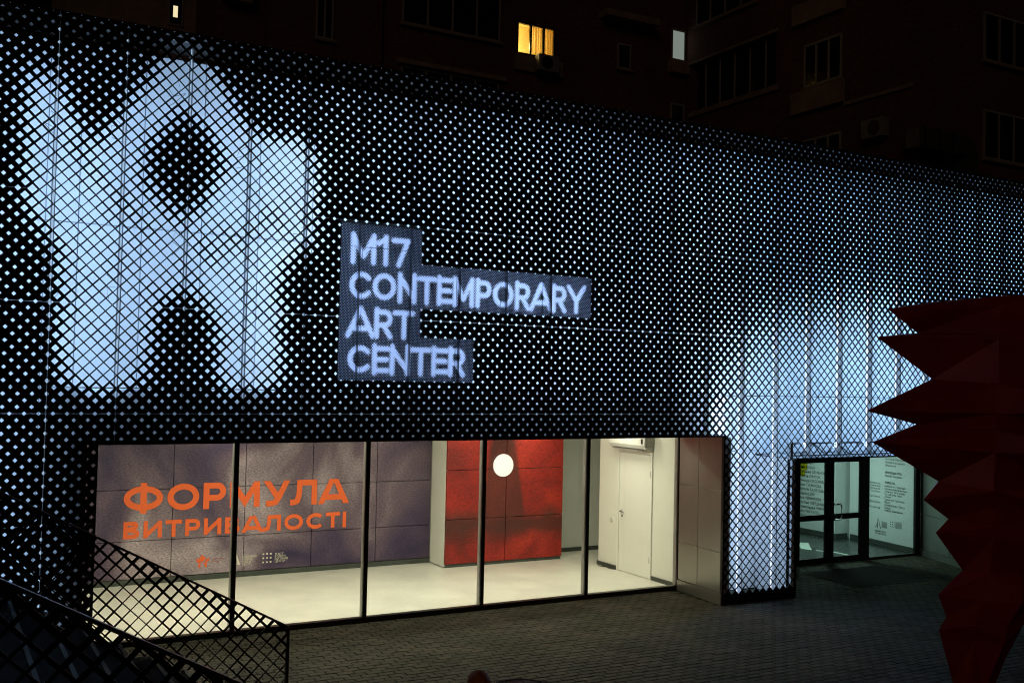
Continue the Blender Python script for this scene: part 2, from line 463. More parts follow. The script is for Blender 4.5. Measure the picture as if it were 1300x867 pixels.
def glyph(ch, t):
    """(width, list of centre-line strokes) in a box of height 1; t = stroke width"""
    b = t / 2; e = 0.12
    T, B, Mid = 1 - b, b, 0.5
    if ch in 'OО':
        W = 1.06; return W, [arc(W / 2, .5, W / 2 - b, .5 - b, 90, 450, 32)]
    if ch in 'CС':
        W = 0.95; return W, [arc(.53, .5, .53 - b, .5 - b, 42, 318, 24)]
    if ch in 'M' or ch == 'М':
        W = 1.05; return W, [[(b, 0), (b, 1)], [(W - b, 0), (W - b, 1)], [(b * 1.0, 1 - b * .4), (W / 2, 0.22), (W - b * 1.0, 1 - b * .4)]]
    if ch == '1': return 0.56, [[(0.42 - b, 0), (0.42 - b, 1)], [(0.0, .74), (0.42 - b, T)]]
    if ch == '7': return 0.72, [[(0, T), (0.70 - b * .6, T)], [(0.70 - b, T), (0.22, -e)]]
    if ch in 'N': W = .88; return W, [[(b, 0), (b, 1)], [(W - b, 0), (W - b, 1)], [(b, T), (W - b, B)]]
    if ch == 'И': W = .92; return W, [[(b, 0), (b, 1)], [(W - b, 0), (W - b, 1)], [(b, B), (W - b, T)]]
    if ch in 'TТ': W = .80; return W, [[(0, T), (W, T)], [(W / 2, 0), (W / 2, 1 - b)]]
    if ch == 'E': W = .68; return W, [[(b, 0), (b, 1)], [(b, T), (W, T)], [(b, B), (W, B)], [(b, Mid), (W - .05, Mid)]]
    if ch in 'PР': W = .78; return W, [[(b, 0), (b, 1)], [(b, T), (.46, T)] + arc(.46, .655, .32 - b, .345 - b, 88, -88, 12) + [(.46, .31 + b), (b, .31 + b)]]
    if ch == 'R':
        W = .80; return W, [[(b, 0), (b, 1)], [(b, T), (.46, T)] + arc(.46, .665, .32 - b, .335 - b, 88, -88, 12) + [(.46, .33 + b), (b, .33 + b)], [(.42, .38), (.80 - b, -e * .5)]]
    if ch == 'В':
        W = .80; return W, [[(b, 0), (b, 1)], [(b, T), (.44, T)] + arc(.44, .76, .30 - b, .24 - b * .8, 88, -88, 10) + [(b, .5)],
                            [(b, .5), (.48, .5)] + arc(.48, .28, .32 - b, .28 - b, 88, -88, 10) + [(b, B)]]
    if ch in 'AА': W = 1.0; return W, [[(-e * .25, -e), (W / 2, 1.12), (W + e * .25, -e)], [(.2, .27), (W - .2, .27)]]
    if ch == 'Y': W = .92; return W, [[(0 + .02, 1 + e), (W / 2, .42), (W - .02, 1 + e)], [(W / 2, 0), (W / 2, .45)]]
    if ch == 'У': W = .95; return W, [[(.04, 1 + e), (.52, .33)], [(W - .06, 1 + e), (.56, .36), (.44, .16), (.33, B + .005), (.10, B)]]
    if ch == 'Л': W = .88; return W, [[(.18, T), (W - b, T)], [(W - b, 0), (W - b, 1)], [(.24, 1), (.22, .45), (.16, .18), (.06, B + .01), (-.1, B)]]
    if ch == 'Ф': W = 1.26; return W, [[(W / 2, -.07), (W / 2, 1.07)], arc(W / 2, .5, W / 2 - b, .41 - b * .6, 90, 450, 32)]
    if ch in 'IІ': return t, [[(b, 0), (b, 1)]]
    return .4, []


def layout(text, t, gap):
    x = 0; out = []
    for ch in text:
        W, st = glyph(ch, t)
        out.append((x, ch, [[(x + a, b_) for a, b_ in s] for s in st])); x += W + gap
    return x - gap, out


def ribbon(pts, t):
    closed = math.hypot(pts[0][0] - pts[-1][0], pts[0][1] - pts[-1][1]) < 1e-6
    n = len(pts); L = []
    for i in range(n):
        p = Vector(pts[i])
        a = Vector(pts[i - 1]) if i else (Vector(pts[-2]) if closed else None)
        b_ = Vector(pts[i + 1]) if i < n - 1 else (Vector(pts[1]) if closed else None)
        d1 = (p - a).normalized() if a is not None else None
        d2 = (b_ - p).normalized() if b_ is not None else None
        d1 = d1 or d2; d2 = d2 or d1
        n1 = Vector((-d1.y, d1.x)); n2 = Vector((-d2.y, d2.x)); m_ = n1 + n2
        if m_.length < 1e-4: m_ = n1
        m_.normalize(); k = min(2.5, 1 / max(0.3, m_.dot(n1)))
        L.append((p + m_ * t / 2 * k, p - m_ * t / 2 * k))
    return L


def letter_mesh(mb, text, t, gap, width, height, to3d, x_scale=None):
    W, lay = layout(text, t, gap); sx = width / W
    layer = 0
    for x, ch, strokes in lay:
        lim = (-.1, W + .1, -0.07 if ch == 'Ф' else 0, 1.07 if ch == 'Ф' else 1.0)
        for s in strokes:
            layer += 1; dz = 0.004 * (layer % 5)
            # keep the stroke width even although the row is stretched: build in stretched space
            R = ribbon([(a * sx, b_ * height) for a, b_ in s], t * height)
            for (a, b_), (c, d) in zip(R, R[1:]):
                q = clip([tuple(a), tuple(c), tuple(d), tuple(b_)], (-1, width + 1, lim[2] * height, lim[3] * height))
                if len(q) >= 3: mb.poly([to3d(u, v, dz) for u, v in q])


def font_text(mb, body, size, to3d, bold=0.0, spacing=1.0, width=None):
    """small print set in Blender's built-in font; to3d maps (u right, v up) in periods"""
    c = bpy.data.curves.new('print', 'FONT'); c.body = body; c.size = size; c.offset = bold * size; c.space_character = spacing; c.resolution_u = 1
    o = bpy.data.objects.new('print', c); COL.objects.link(o); bpy.context.view_layer.update()
    me = bpy.data.meshes.new_from_object(o.evaluated_get(bpy.context.evaluated_depsgraph_get()))
    k = 1.0
    if width and len(me.vertices):
        k = width / max(v.co.x for v in me.vertices)
    i = len(mb.v)
    mb.v += [tuple(to3d(v.co.x * k, v.co.y)) for v in me.vertices]
    mb.f += [tuple(i + q for q in p.vertices) for p in me.polygons]
    bpy.data.objects.remove(o); bpy.data.meshes.remove(me); bpy.data.curves.remove(c)


# ================================================================== LARGE STRUCTURE
# ---- ground
g = MB(); g.poly([(-2500, -2500, -.10), (2500, -2500, -.10), (2500, 4000, -.10), (-2500, 4000, -.10)])
tag(g.build('ground', 'joint'), kind='structure')

# ---- pavement of running-bond pavers
pav = bpy.data.objects.new('pavement', None); COL.objects.link(pav); WORLD['pavement'] = (0, 0, 0); tag(pav, kind='structure')
PX, PY, JT = 1.42, 0.74, 0.07


def paver_mb(cx, cy):
    mb = MB(); a, b, e = (PX - JT) / 2, (PY - JT) / 2, 0.045
    i = 0
    rings = [(a, b, -.10), (a, b, -.03), (a - e, b - e, 0)]
    for u, v, h in rings: mb.v += [(cx - u, cy - v, h), (cx + u, cy - v, h), (cx + u, cy + v, h), (cx - u, cy + v, h)]
    for k in (0, 4):
        for j in range(4): mb.f.append((k + j, k + (j + 1) % 4, k + 4 + (j + 1) % 4, k + 4 + j))
    mb.f.append((8, 9, 10, 11))
    return mb


cells = []
Minv = cam.matrix_world.inverted()
row = 0
y = -62.0
while y < 14:
    x = -14 + (row % 2) * PX / 2 + random.uniform(-.05, .05)
    while x < 128:
        ok = (y < 0.2 or (3.6 < x < 67.6 and y < 8.9) or (78.6 < x < 115 and y < 13.8)) and not (x < 15.5 and -51 < y < -14.8)
        if ok:
            c = Minv @ V3(x, y, 0); z = -c.z
            if z > 1:
                u, v = c.x / z * 1312.2, c.y / z * 1312.2
                cells.append((x, y, z, abs(u) < 662 and abs(v) < 441 and y > -52))
        x += PX
    y += PY; row += 1
vis = sorted([c for c in cells if c[3]], key=lambda c: c[2])
near = set((c[0], c[1]) for c in vis[:300])
pm = paver_mb(0, 0).mesh('paver', 'paver')
for x, y, z, _ in vis[:300]:
    o = bpy.data.objects.new('paver', pm); COL.objects.link(o); o.parent = pav
    o.location = V3(x, y, random.uniform(-.02, .012)); o.rotation_euler = (random.gauss(0, .006), random.gauss(0, .006), random.gauss(0, .012))
mb = MB()
for x, y, z, v in cells:
    if (x, y) in near: continue
    q = paver_mb(x, y); i = len(mb.v); dh = random.uniform(-.02, .012); tx = random.gauss(0, .006)
    mb.v += [(a, b, c + dh + tx * (a - x)) for a, b, c in q.v]; mb.f += [tuple(i + k for k in f) for f in q.f]
o = mb.build('paver', 'paver', pav, fix=False); o['kind'] = 'stuff'

# ---- gallery building: everything that stands behind the perforated screen
Z = 46.0
bld = thing('gallery_building', (30, 8, 0), 'low gallery block with white walls behind the perforated screen', 'building')
HW = Z + 4.9


def wall_panels(x0, x1, h0, h1, step=5.0, rows=None):
    x = x0
    rows = rows or [h0, h1]
    while x < x1 - 0.01:
        xe = min(x + step, x1)
        for a, b in zip(rows, rows[1:]):
            MB().box(x + .04, xe - .04, 6.0, 6.3, a + .04, b - .04).build('wall_panel', 'cavity', bld)
        x = xe


wall_panels(-20, 2.5, 0, HW, rows=[0, 11, 22.4, 36, HW])
wall_panels(2.5, 68.6, 22.4, HW, rows=[22.4, 36, HW])
wall_panels(68.6, 77.3, 0, HW, rows=[0, 16, 22.4, 36, HW])
wall_panels(77.3, 142.3, 15.6, HW, rows=[15.6, 22.4, 36, HW])
bx('wall_core', 'beam', bld, -20, 142.5, 6.35, 8.0, 22.5, HW - .05)
bx('wall_core', 'beam', bld, -20, 3.4, 6.35, 8.0, 0, 22.48)
bx('soffit_beam', 'cavity', bld, 2.4, 69.6, 2.9, 5.95, 18.2, 22.35, bevel=.06)
bx('window_soffit', 'cladmetal', bld, 3.83, 67.8, 0.1, 8.7, 18.05, 18.17)
bx('roof', 'roof', bld, -20, 142.5, 8.05, 70, HW - .6, HW)
bx('canopy_soffit', 'beam', bld, 78, 112, 0.15, 14.0, 15.42, 15.56)
# interior of the exhibition room
bx('room_floor', 'floor', bld, 3.4, 80, 9.45, 36, -.06, .06)
bx('ceiling', 'wall_white', bld, 3.4, 80, 9.0, 36, 20.4, 20.7)
bx('rear_wall', 'wall_grey', bld, -2, 80, 35.3, 35.9, .06, 20.4)
bx('left_wall', 'wall_white', bld, 2.9, 3.4, 8.1, 35.3, .06, 20.4)
bx('door_wall', 'wall_white', bld, 68.6, 73, 9.3, 14.35, .06, 20.4)
bx('door_wall', 'wall_white', bld, 68.6, 73, 21.35, 25.6, .06, 20.4)
bx('door_wall', 'wall_white', bld, 68.6, 73, 14.35, 21.35, 15.25, 20.4)
bx('door_recess', 'wall_white', bld, 69.0, 73, 14.4, 21.3, .06, 15.2)
bx('right_wall', 'wall_grey', bld, 79.2, 80, 25.6, 35.3, .06, 20.4)
bx('return_wall', 'wall_grey', bld, 73, 79.2, 24.8, 25.6, .06, 20.4)
for a in ((68.45, 68.6, 9.4, 14.2), (68.45, 68.6, 21.5, 25.75)):
    bx('skirting', 'skirt', bld, *a, .06, .55)
bx('skirting', 'skirt', bld, 66.3, 79.2, 35.15, 35.3, .06, .6)

# reveal: brushed metal panels at the right of the window
ra, rb = Vector((68.0, 8.6, 0)), Vector((67.16, 0.12, 0))


def on_line(a, b, t, h, off=0.0):
    d = (b - a); nrm = Vector((-d.y, d.x, 0)).normalized()
    p = a + d * t - nrm * off
    return (p.x, p.y, h)


for t0, t1 in ((0, .455), (.455, 1)):
    for h0, h1 in ((1.25, 5.6), (5.6, 12.2), (12.2, 18.1)):
        g_ = .003
        pts = [on_line(ra, rb, t0 + g_, h0 + .02), on_line(ra, rb, t1 - g_, h0 + .02), on_line(ra, rb, t1 - g_, h1 - .02), on_line(ra, rb, t0 + g_, h1 - .02)]
        MB().prism(pts, (.12, 0, 0)).build('cladding_panel', 'cladmetal', bld, bevel=.03)
MB().prism([on_line(ra, rb, 0, 0, .12), on_line(ra, rb, 1, 0, .12), on_line(ra, rb, 1, 1.2, .12), on_line(ra, rb, 0, 1.2, .12)], (.25, 0, 0)).build('plinth', 'cladmetal', bld, bevel=.03)
bx('pier_back', 'dark', bld, 68.6, 77.6, 6.4, 8.6, 0, 18.1)
bx('pier_side', 'cavity', bld, 68.3, 68.55, 0.5, 8.6, 0, 18.0)
bx('pier_side', 'cavity', bld, 77.35, 77.75, 0.2, 13.5, 0, 15.4)

# ---- the perforated screen
fac = thing('perforated_facade', (30, 0, 0), 'long dark perforated metal screen glowing blue white from behind', 'facade')


def blur_field(polys, holes, lines, x0, x1, z0, z1, sigma, res=0.2):
    nx, nz = int((x1 - x0) / res), int((z1 - z0) / res)
    X, Zz = np.meshgrid(x0 + (np.arange(nx) + .5) * res, z0 + (np.arange(nz) + .5) * res, indexing='ij')

    def inside(poly):
        r = np.zeros(X.shape, bool)
        for (ax, az), (bx_, bz) in zip(poly, poly[1:] + poly[:1]):
            if az == bz: continue
            c = ((az > Zz) != (bz > Zz)) & (X < (bx_ - ax) * (Zz - az) / (bz - az) + ax)
            r ^= c
        return r
    m = np.zeros(X.shape)
    for p_ in polys: m[inside(p_)] = 1
    for p_ in holes: m[inside(p_)] = 0
    for (ax, az), (bx_, bz), wd, depth in lines:
        L2 = (bx_ - ax) ** 2 + (bz - az) ** 2
        t = np.clip(((X - ax) * (bx_ - ax) + (Zz - az) * (bz - az)) / L2, 0, 1)
        d = np.hypot(X - ax - t * (bx_ - ax), Zz - az - t * (bz - az))
        m[d < wd] *= depth
    k = np.exp(-0.5 * (np.arange(-int(3 * sigma / res), int(3 * sigma / res) + 1) * res / sigma) ** 2); k /= k.sum()
    m = np.apply_along_axis(lambda v: np.convolve(v, k, 'same'), 0, m)
    m = np.apply_along_axis(lambda v: np.convolve(v, k, 'same'), 1, m)

    def f(x, z):
        i, j = int((x - x0) / res), int((z - z0) / res)
        return m[i, j] if 0 <= i < nx and 0 <= j < nz else 0.0
    return f


emblem = blur_field([[(-2.3, 1.2), (-0.2, 1.5), (2.6, -4.8), (9.5, 6.0), (15.3, -2.2), (19.4, -1.5), (21.0, -3.2), (21.1, -11.0), (18.1, -12.6), (18.4, -23.6), (12.9, -23.8), (12.5, -17.6), (10.1, -14.9), (7.8, -17.6), (7.4, -23.8), (1.0, -23.8), (0.0, -11.6), (-2.0, -11.0)]],
                    [[(9.7, -0.2), (12.9, -4.6), (9.9, -10.2), (6.2, -5.4)]],
                    [((1.1, -4.4), (6.8, -10.6), .6, .4), ((18.6, -8.2), (10.2, -13.2), .6, .35), ((4.0, -12.8), (8.4, -17.0), .5, .5)],
                    -8, 28, -30, 10, 1.12)
blob = blur_field([[(63.5, -70), (64.5, -24), (70, -17), (82, -13.0), (95, -12.6), (103, -17), (111, -22), (112, -70)]], [], [], 40, 135, -75, 10, 3.9)
du = rng.normal(0, 1, 1200); dv = rng.normal(0, 1, 1200)


def hole_size(cx, cz, i, j):
    z = cz - Z
    if cz < 1.35: return 0.0
    k = emblem(cx, z); k = max(k * k * (3 - 2 * k), blob(cx, z))
    s = 0.332 + 0.525 * k
    u, v = (i + j) // 2 + 300, (i - j) // 2 + 300
    if s > .5:
        amp = .022 if cx < 40 else .010
        s += amp * (du[u % 1200] + dv[v % 1200]) * (1 if s < .8 else .8)
    else:
        s += rng.normal(0, .006)
    if z > 1.6 and z < 4.7 and k < .3: s *= .92
    return min(max(s, .28), .90)


OPEN = [(3.83, 67.12, -1, 18.05), (77.92, 111.5, -1, 15.4)]
SIGN = [(23.22, 30.90, Z - 22.52, Z - 8.74), (30.90, 49.54, Z - 15.97, Z - 11.97), (30.90, 36.42, Z - 22.52, Z - 18.57)]
rows_ = [0.0, 3.5, 12.0, 20.5, 29.0, 37.5, 46.0, 51.5]
GX, GZ, TH = 0.006, 0.006, 0.05
for k in range(-4, 28):
    for h0, h1 in zip(rows_, rows_[1:]):
        x0, x1 = 5 * k + GX, 5 * k + 5 - GX
        rects = [(x0, x1, h0 + GZ, h1 - GZ)]
        for c in OPEN + SIGN: rects = subtract(rects, c)
        if not rects: continue
        cut = subtract([(x0, x1, h0 + GZ, h1 - GZ)], SIGN[0]) != [(x0, x1, h0 + GZ, h1 - GZ)] or subtract([(x0, x1, h0 + GZ, h1 - GZ)], SIGN[1]) != [(x0, x1, h0 + GZ, h1 - GZ)]
        for grp in ([[r_] for r_ in rects] if cut else [rects]):
            mb = MB()
            for r_ in grp: lattice(mb, r_, hole_size, 1.0, 0.0, TH)
            if mb.f: mb.build('facade_panel', 'screen', fac, fix=False)
# edge trims round the openings and the cover added on top
bx('opening_trim', 'dark', fac, 67.12, 67.30, -.02, .35, 0, 18.05)
bx('opening_trim', 'dark', fac, 3.65, 3.83, -.02, .35, 0, 18.05)
bx('opening_trim', 'dark', fac, 3.65, 67.30, -.02, .35, 18.05, 18.2)
bx('opening_trim', 'dark', fac, 77.75, 77.92, -.02, .35, 0, 15.4)
bx('opening_trim', 'dark', fac, 77.75, 111.5, -.02, .35, 15.4, 15.54)
bx('coping_light_cover', 'dark', fac, -20, 140, .06, 6.3, Z + 5.42, Z + 5.5)  # deep plate added to keep the LED light from leaking upward
bx('edge_rail', 'beam', fac, -20, 140, .42, .55, Z + 4.86, Z + 5.14)
bx('end_cap', 'dark', fac, 140, 140.2, 0, 6.3, 0, Z + 5.5)
bx('end_cap', 'dark', fac, -20.2, -20, 0, 6.3, 0, Z + 5.5)

LED = (0.36, 0.63, 1.0); prng0 = random.Random(3)
M_['led'] = emis('led_diffuser', (0.50, 0.72, 1.0), 0.6); M_['led_bright'] = emis('led_lens', (0.80, 0.86, 1.0), 1.5)
for k in range(-2, 28):
    x = 5.0 * k
    lo = 18.3 if 3 < x < 67 else (15.8 if x > 77.9 else 0.2)
    hi = Z + 4.8
    pb = MB()
    dp = .45 if k <= 11 else .8
    if k <= 4:
        pb.box(x - .15, x - .105, .12, dp, lo, hi).box(x + .085, x + .13, .12, dp, lo, hi)
    elif k <= 11:
        pb.box(x - .045, x + .045, .12, dp, lo, hi)
    else:
        pb.box(x - .055, x + .055, .12, dp, lo, hi)
    post = pb.build('support_post', 'post' if k <= 11 else 'cavity', fac)
    llo = 22.3 if 3 < x < 67 else lo + .6
    if k >= 13: bx('led_strip', 'led_bright', post, x - .12, x - .057, dp - .03, dp + .06, llo, hi - 14)
    else: bx('led_strip', 'led', post, x - .12, x + .06, dp + .01, dp + .13, llo, hi - .5)
    ln = hi - .5 - llo
    area_light('led_light', (x - .1, dp + .18, (llo + hi - .5) / 2), (-.75, .66, 0), .16, ln, (15.0 if k < 5 else (15.0 if k < 13 else 15.5)) * (1.15, 1.3, .70, 1.0, 1.3)[k % 5] * prng0.uniform(.85, 1.15) * ln / 27, LED if k > 15 else ((0.42, 0.655, 1.0) if k < 5 else (0.52, 0.725, 1.0)))

# loose cables tied to the posts inside the cavity
for x, h, n_ in ((0, Z - 2.6, 7), (5, Z - 2.2, 8), (9.4, Z + 1.2, 7), (15, Z - 3.2, 7), (20, Z - 9.5, 6), (10, Z - 11.2, 6), (0.2, Z - 16, 6), (5.1, Z - 15, 6)):
    pts = [(x - .2, .75, h)]
    for q in range(n_): pts.append((x - .3 + .75 * math.sin(q * 1.35 + x), .8 + .12 * math.cos(q), h - .24 * q + .45 * math.cos(q * 1.7)))
    MB().tube(pts, .022, 5).build('cable', 'ink', fac)
# canopy truss over the entrance
tr = MB()
tr.bar((78.0, 1.1, 17.15), (111, 1.1, 17.15), .18).bar((78.0, 1.1, 15.75), (111, 1.1, 15.75), .18)
tr.build('truss_chord', 'post', fac)
zig = MB(); x = 79.6; flip = 0
while x < 110:
    zig.bar((x, 1.1, 15.8 + 1.3 * flip), (x + 1.9, 1.1, 15.8 + 1.3 * (1 - flip)), .14); x += 1.95; flip = 1 - flip
zig.build('truss_web', 'post', fac)
bx('corner_post', 'post', fac, 77.35, 77.75, .5, .95, 0, 17.2)

# ---- sign
sg = thing('illuminated_sign', (36, 0, Z - 15), 'stepped sign on the screen reading M17 CONTEMPORARY ART CENTER', 'sign')
segs = []
for txt, xa, xb, top in (('M17', 24.08, 29.78, -9.70), ('CONTEMPORARY', 24.05, 48.72, -12.95), ('ART', 24.05, 30.2, -16.2), ('CENTER', 24.05, 35.6, -19.45)):
    W, lay = layout(txt, .20, .10); sx = (xb - xa) / W
    for _, ch, st in lay:
        for s in st:
            for a, b in zip(s, s[1:]): segs.append((xa + a[0] * sx, Z + top - 2.42 + 2.42 * min(1, max(0, a[1])), xa + b[0] * sx, Z + top - 2.42 + 2.42 * min(1, max(0, b[1]))))
S = np.array(segs)


def sign_size(cx, cz, i, j):
    ax, az, bx_, bz = S.T
    dx, dz = bx_ - ax, bz - az
    t = np.clip(((cx - ax) * dx + (cz - az) * dz) / (dx * dx + dz * dz + 1e-9), 0, 1)
    d = np.hypot(cx - ax - t * dx, cz - az - t * dz).min()
    k = min(1, max(0, (0.34 - d) / 0.18))
    return .29 + .68 * k


for r_ in SIGN:
    mb = MB(); lattice(mb, r_, sign_size, 0.25, -.01, 0, back=False); mb.build('perforated_sheet', 'sign', sg, fix=False)

M_['added_tint'] = bpy.data.materials.new('added_tint_sheet'); M_['added_tint'].use_nodes = True
_n = M_['added_tint'].node_tree.nodes; _n.remove(_n['Principled BSDF']); _t = _n.new('ShaderNodeBsdfTransparent'); _t.inputs[0].default_value = (.86, .88, 1.0, 1)
M_['added_tint'].node_tree.links.new(_t.outputs[0], _n['Material Output'].inputs[0])
for a0, a1, b0, b1 in SIGN: bx('added_tint_sheet', 'added_tint', sg, a0, a1, .02, .035, b0, b1)  # sheets added to tint the light coming through the sign

# ================================================================== SHOP WINDOW
win = thing('shop_window', (36, 9, 0), 'wide shopfront glazing of five panes below the perforated screen', 'window')
MX = [3.95, 16.95, 29.75, 42.6, 55.5, 68.2]
for x in MX:
    m_ = bx('mullion', 'dark', win, x - .22, x + .22, 8.75, 8.95, .5, 18.0)
    bx('mullion_inner', 'frame_alu', m_, x - .22, x + .22, 8.96, 9.5, .5, 18.0)
bx('bottom_rail', 'dark', win, 3.7, 68.45, 8.7, 9.4, 0, .48, bevel=.03)
bx('top_rail', 'dark', win, 3.7, 68.2, 8.7, 9.4, 17.6, 18.04)
for a, b in zip(MX, MX[1:]):
    bx('pane', 'tint_glass', win, a + .2, b - .2, 9.08, 9.13, .46, 17.65)

# ================================================================== EXHIBITION ROOM
mur = thing('printed_wall', (28, 35, 0), 'grey violet printed panels with big orange Cyrillic lettering', 'mural')
xs = [3.5, 8.55, 16.75, 24.95, 33.1, 41.4, 48.85]
for a, b in zip(xs, xs[1:]):
    for h0, h1 in ((.72, 4.9), (4.9, 10.58), (10.58, 16.2), (16.2, 20.38)):
        bx('printed_panel', 'grey_print', mur, a + .035, b - .035, 34.9, 35.2, h0 + .035, h1 - .035, bevel=.03)
bx('skirting', 'skirt', mur, 3.5, 48.85, 34.98, 35.25, .06, .66)
YL = 34.86
mb = MB(); letter_mesh(mb, 'ФОРМУЛА', .225, .11, 26.05, 3.0, lambda u, v, d: (11.42 + u, YL - d, Z - 37.88 + v)); mb.build('headline_lettering', 'orange', mur, fix=False)
mb = MB(); letter_mesh(mb, 'ВИТРИВАЛОСТІ', .235, .15, 26.0, 1.90, lambda u, v, d: (11.5 + u, YL - d, Z - 40.82 + v)); mb.build('headline_lettering', 'orange', mur, fix=False)
# small emblems under the headline
mb = MB()
ex, eh = 19.6, 1.56
for k, pl in enumerate(([(.62, 1.38), (1.04, .92), (.62, .52), (.20, .92)],
                        [(-.04, 1.04), (.22, .86), (.50, .60), (.28, .42), (.02, .56)],
                        [(1.42, 1.06), (1.38, .62), (1.12, .56), (.86, .40), (1.06, .80)],
                        [(.22, .34), (.46, .50), (.44, -.06), (.18, -.06)],
                        [(.62, .38), (1.16, .54), (1.16, -.04), (.92, -.06), (.90, .28)])):
    mb.poly([(ex + a, YL - .004 * k, eh + b) for a, b in pl])
mb.build('emblem', 'orange', mur, fix=False)
mb = MB()
for k, (a, b) in enumerate(((0, 1.5), (.28, .9))): mb.box(21.2, 21.2 + b, YL, YL + .02, 2.35 - a - .02, 2.35 - a + .05)
mb.build('faint_caption', 'faint_red', mur)
mb = MB()
mb.poly([(23.98, YL, 2.9), (24.12, YL, 2.9), (24.58, YL, 1.52), (24.30, YL, 1.55)])
mb.poly([(23.55, YL, 1.52), (23.70, YL, 1.52), (24.02, YL, 2.6), (23.95, YL, 2.8)])
mb.poly([(23.75, YL - .004, 1.56), (24.32, YL - .004, 1.56), (24.28, YL - .004, 1.66), (23.78, YL - .004, 1.66)])
for r_, s in enumerate(('УКРАЇНСЬКИЙ', 'КУЛЬТУРНИЙ', 'ФОНД АРТ', 'ЦЕНТР')):
    font_text(mb, s, .36, lambda u, v, r_=r_: (24.8 + u, YL, 2.28 - .29 * r_ + v), bold=.004, width=(1.66, 1.2, 1.25, 1.0)[r_])
for i in range(3):
    for j in range(3): mb.box(27.2 + .44 * i, 27.4 + .44 * i, YL, YL + .02, 1.5 + .48 * j, 1.68 + .48 * j)
for r_, s in enumerate(('ІНСТ', 'ФОРМУЛ', 'ВИТРИВ', 'ЦЕНТР')):
    font_text(mb, s, .34, lambda u, v, r_=r_: (28.65 + u, YL, 2.35 - .28 * r_ + v), width=(1.1, 1.3, 1.6, 1.3)[r_])
mb.build('partner_marks', 'cream', mur, fix=False)

rm = thing('red_mural', (57.5, 31, 0), 'glossy red printed wall with a dark tower shape, wrapped round a column', 'mural')
for a, b in ((48.95, 57.5), (57.5, 66.15)):
    for h0, h1 in ((.45, 6.0), (6.0, 12.17), (12.17, 20.3)):
        bx('printed_panel', 'red_print', rm, a + .04, b - .04, 30.6, 30.9, h0 + .04, h1 - .04, bevel=.03)
bx('side_face', 'wall_white', rm, 48.9, 66.2, 30.92, 34.85, .2, 20.35)
bx('base_strip', 'skirt', rm, 49.1, 66.0, 30.75, 30.91, .07, .45)
M_['lamp'] = emis('opal_lamp', (1.0, 0.97, 0.86), 0.72)
lm = MB().lathe((56.9, 30.57, Z - 33.35), [(1.36, -.02), (1.45, -.08), (1.45, -.22), (1.30, -.34), (.8, -.42), (.01, -.45)], 40, 'y').build('round_lamp', 'lamp', smooth=True)
tag(lm, 'round white glowing disc lamp on the red printed wall', 'lamp')

dr = thing('interior_door', (68.6, 17.8, 0), 'white room door with lever handle, set beside the window end', 'door')
bx('door_leaf', 'door', dr, 68.52, 68.85, 14.62, 21.05, .12, 14.9, bevel=.03)
fm = MB(); fm.box(68.40, 68.95, 14.3, 14.58, .06, 15.3).box(68.40, 68.95, 21.1, 21.36, .06, 15.3).box(68.40, 68.95, 14.58, 21.1, 14.95, 15.3)
fm.build('door_frame', 'door', dr, bevel=.03)
hd = MB().lathe((68.42, 20.4, 7.55), [(.01, 0), (.17, 0), (.17, .08), (.01, .08)], 16, 'y')
hd.bar((68.5, 20.4, 7.55), (68.1, 20.4, 7.55), .1).bar((68.12, 20.45, 7.55), (68.12, 19.6, 7.5), .11)
hd.build('handle', 'chrome', dr)
bx('gap_shade_strip', 'skirt', dr, 68.49, 68.6, 14.585, 14.64, .12, 14.9); bx('head_strip', 'beige_strip', dr, 68.42, 68.59, 14.4, 21.2, 15.31, 15.5)  # the dark strip stands in for shade in the gap beside the leaf
bx('keyhole_plate', 'dark', dr, 68.46, 68.53, 20.3, 20.5, 6.85, 7.05)
for h in (2.0, 12.3): bx('hinge', 'chrome', dr, 68.38, 68.52, 14.56, 14.68, h, h + .7)

acu = thing('wall_air_conditioner', (68.0, 17.5, 15.6), 'white indoor air conditioner mounted above the white room door', 'air conditioner')
prof = [(68.58, 15.5), (68.0, 15.45), (67.35, 15.65), (67.15, 16.1), (67.15, 17.5), (67.3, 17.7), (68.58, 17.7)]
MB().prism([(a, 14.2, b) for a, b in prof], (0, 7.4, 0)).build('casing', 'plastic', acu, bevel=.05)
bx('louvre', 'frame_alu', acu, 67.28, 67.95, 14.8, 21.0, 15.42, 15.52)
bx('end_panel', 'frame_alu', acu, 67.4, 68.4, 14.14, 14.19, 15.9, 17.5)
bx('indicator', 'dark', acu, 67.10, 67.14, 14.6, 14.9, 16.3, 16.9)
sw = bx('light_switch', 'plastic', None, 68.5, 68.6, 22.5, 23.05, 5.9, 6.45, bevel=.02); tag(sw, 'small white light switch left of the white room door', 'switch')

cable = MB().tube([(68.3, 25.2, .12), (67.8, 24.4, .12), (68.3, 23.3, .12), (68.0, 22.2, .12), (68.35, 21.6, .12)], .05, 6).build('cable', 'dark')
tag(cable, 'thin dark cable lying on the pale floor beside the room door', 'cable')

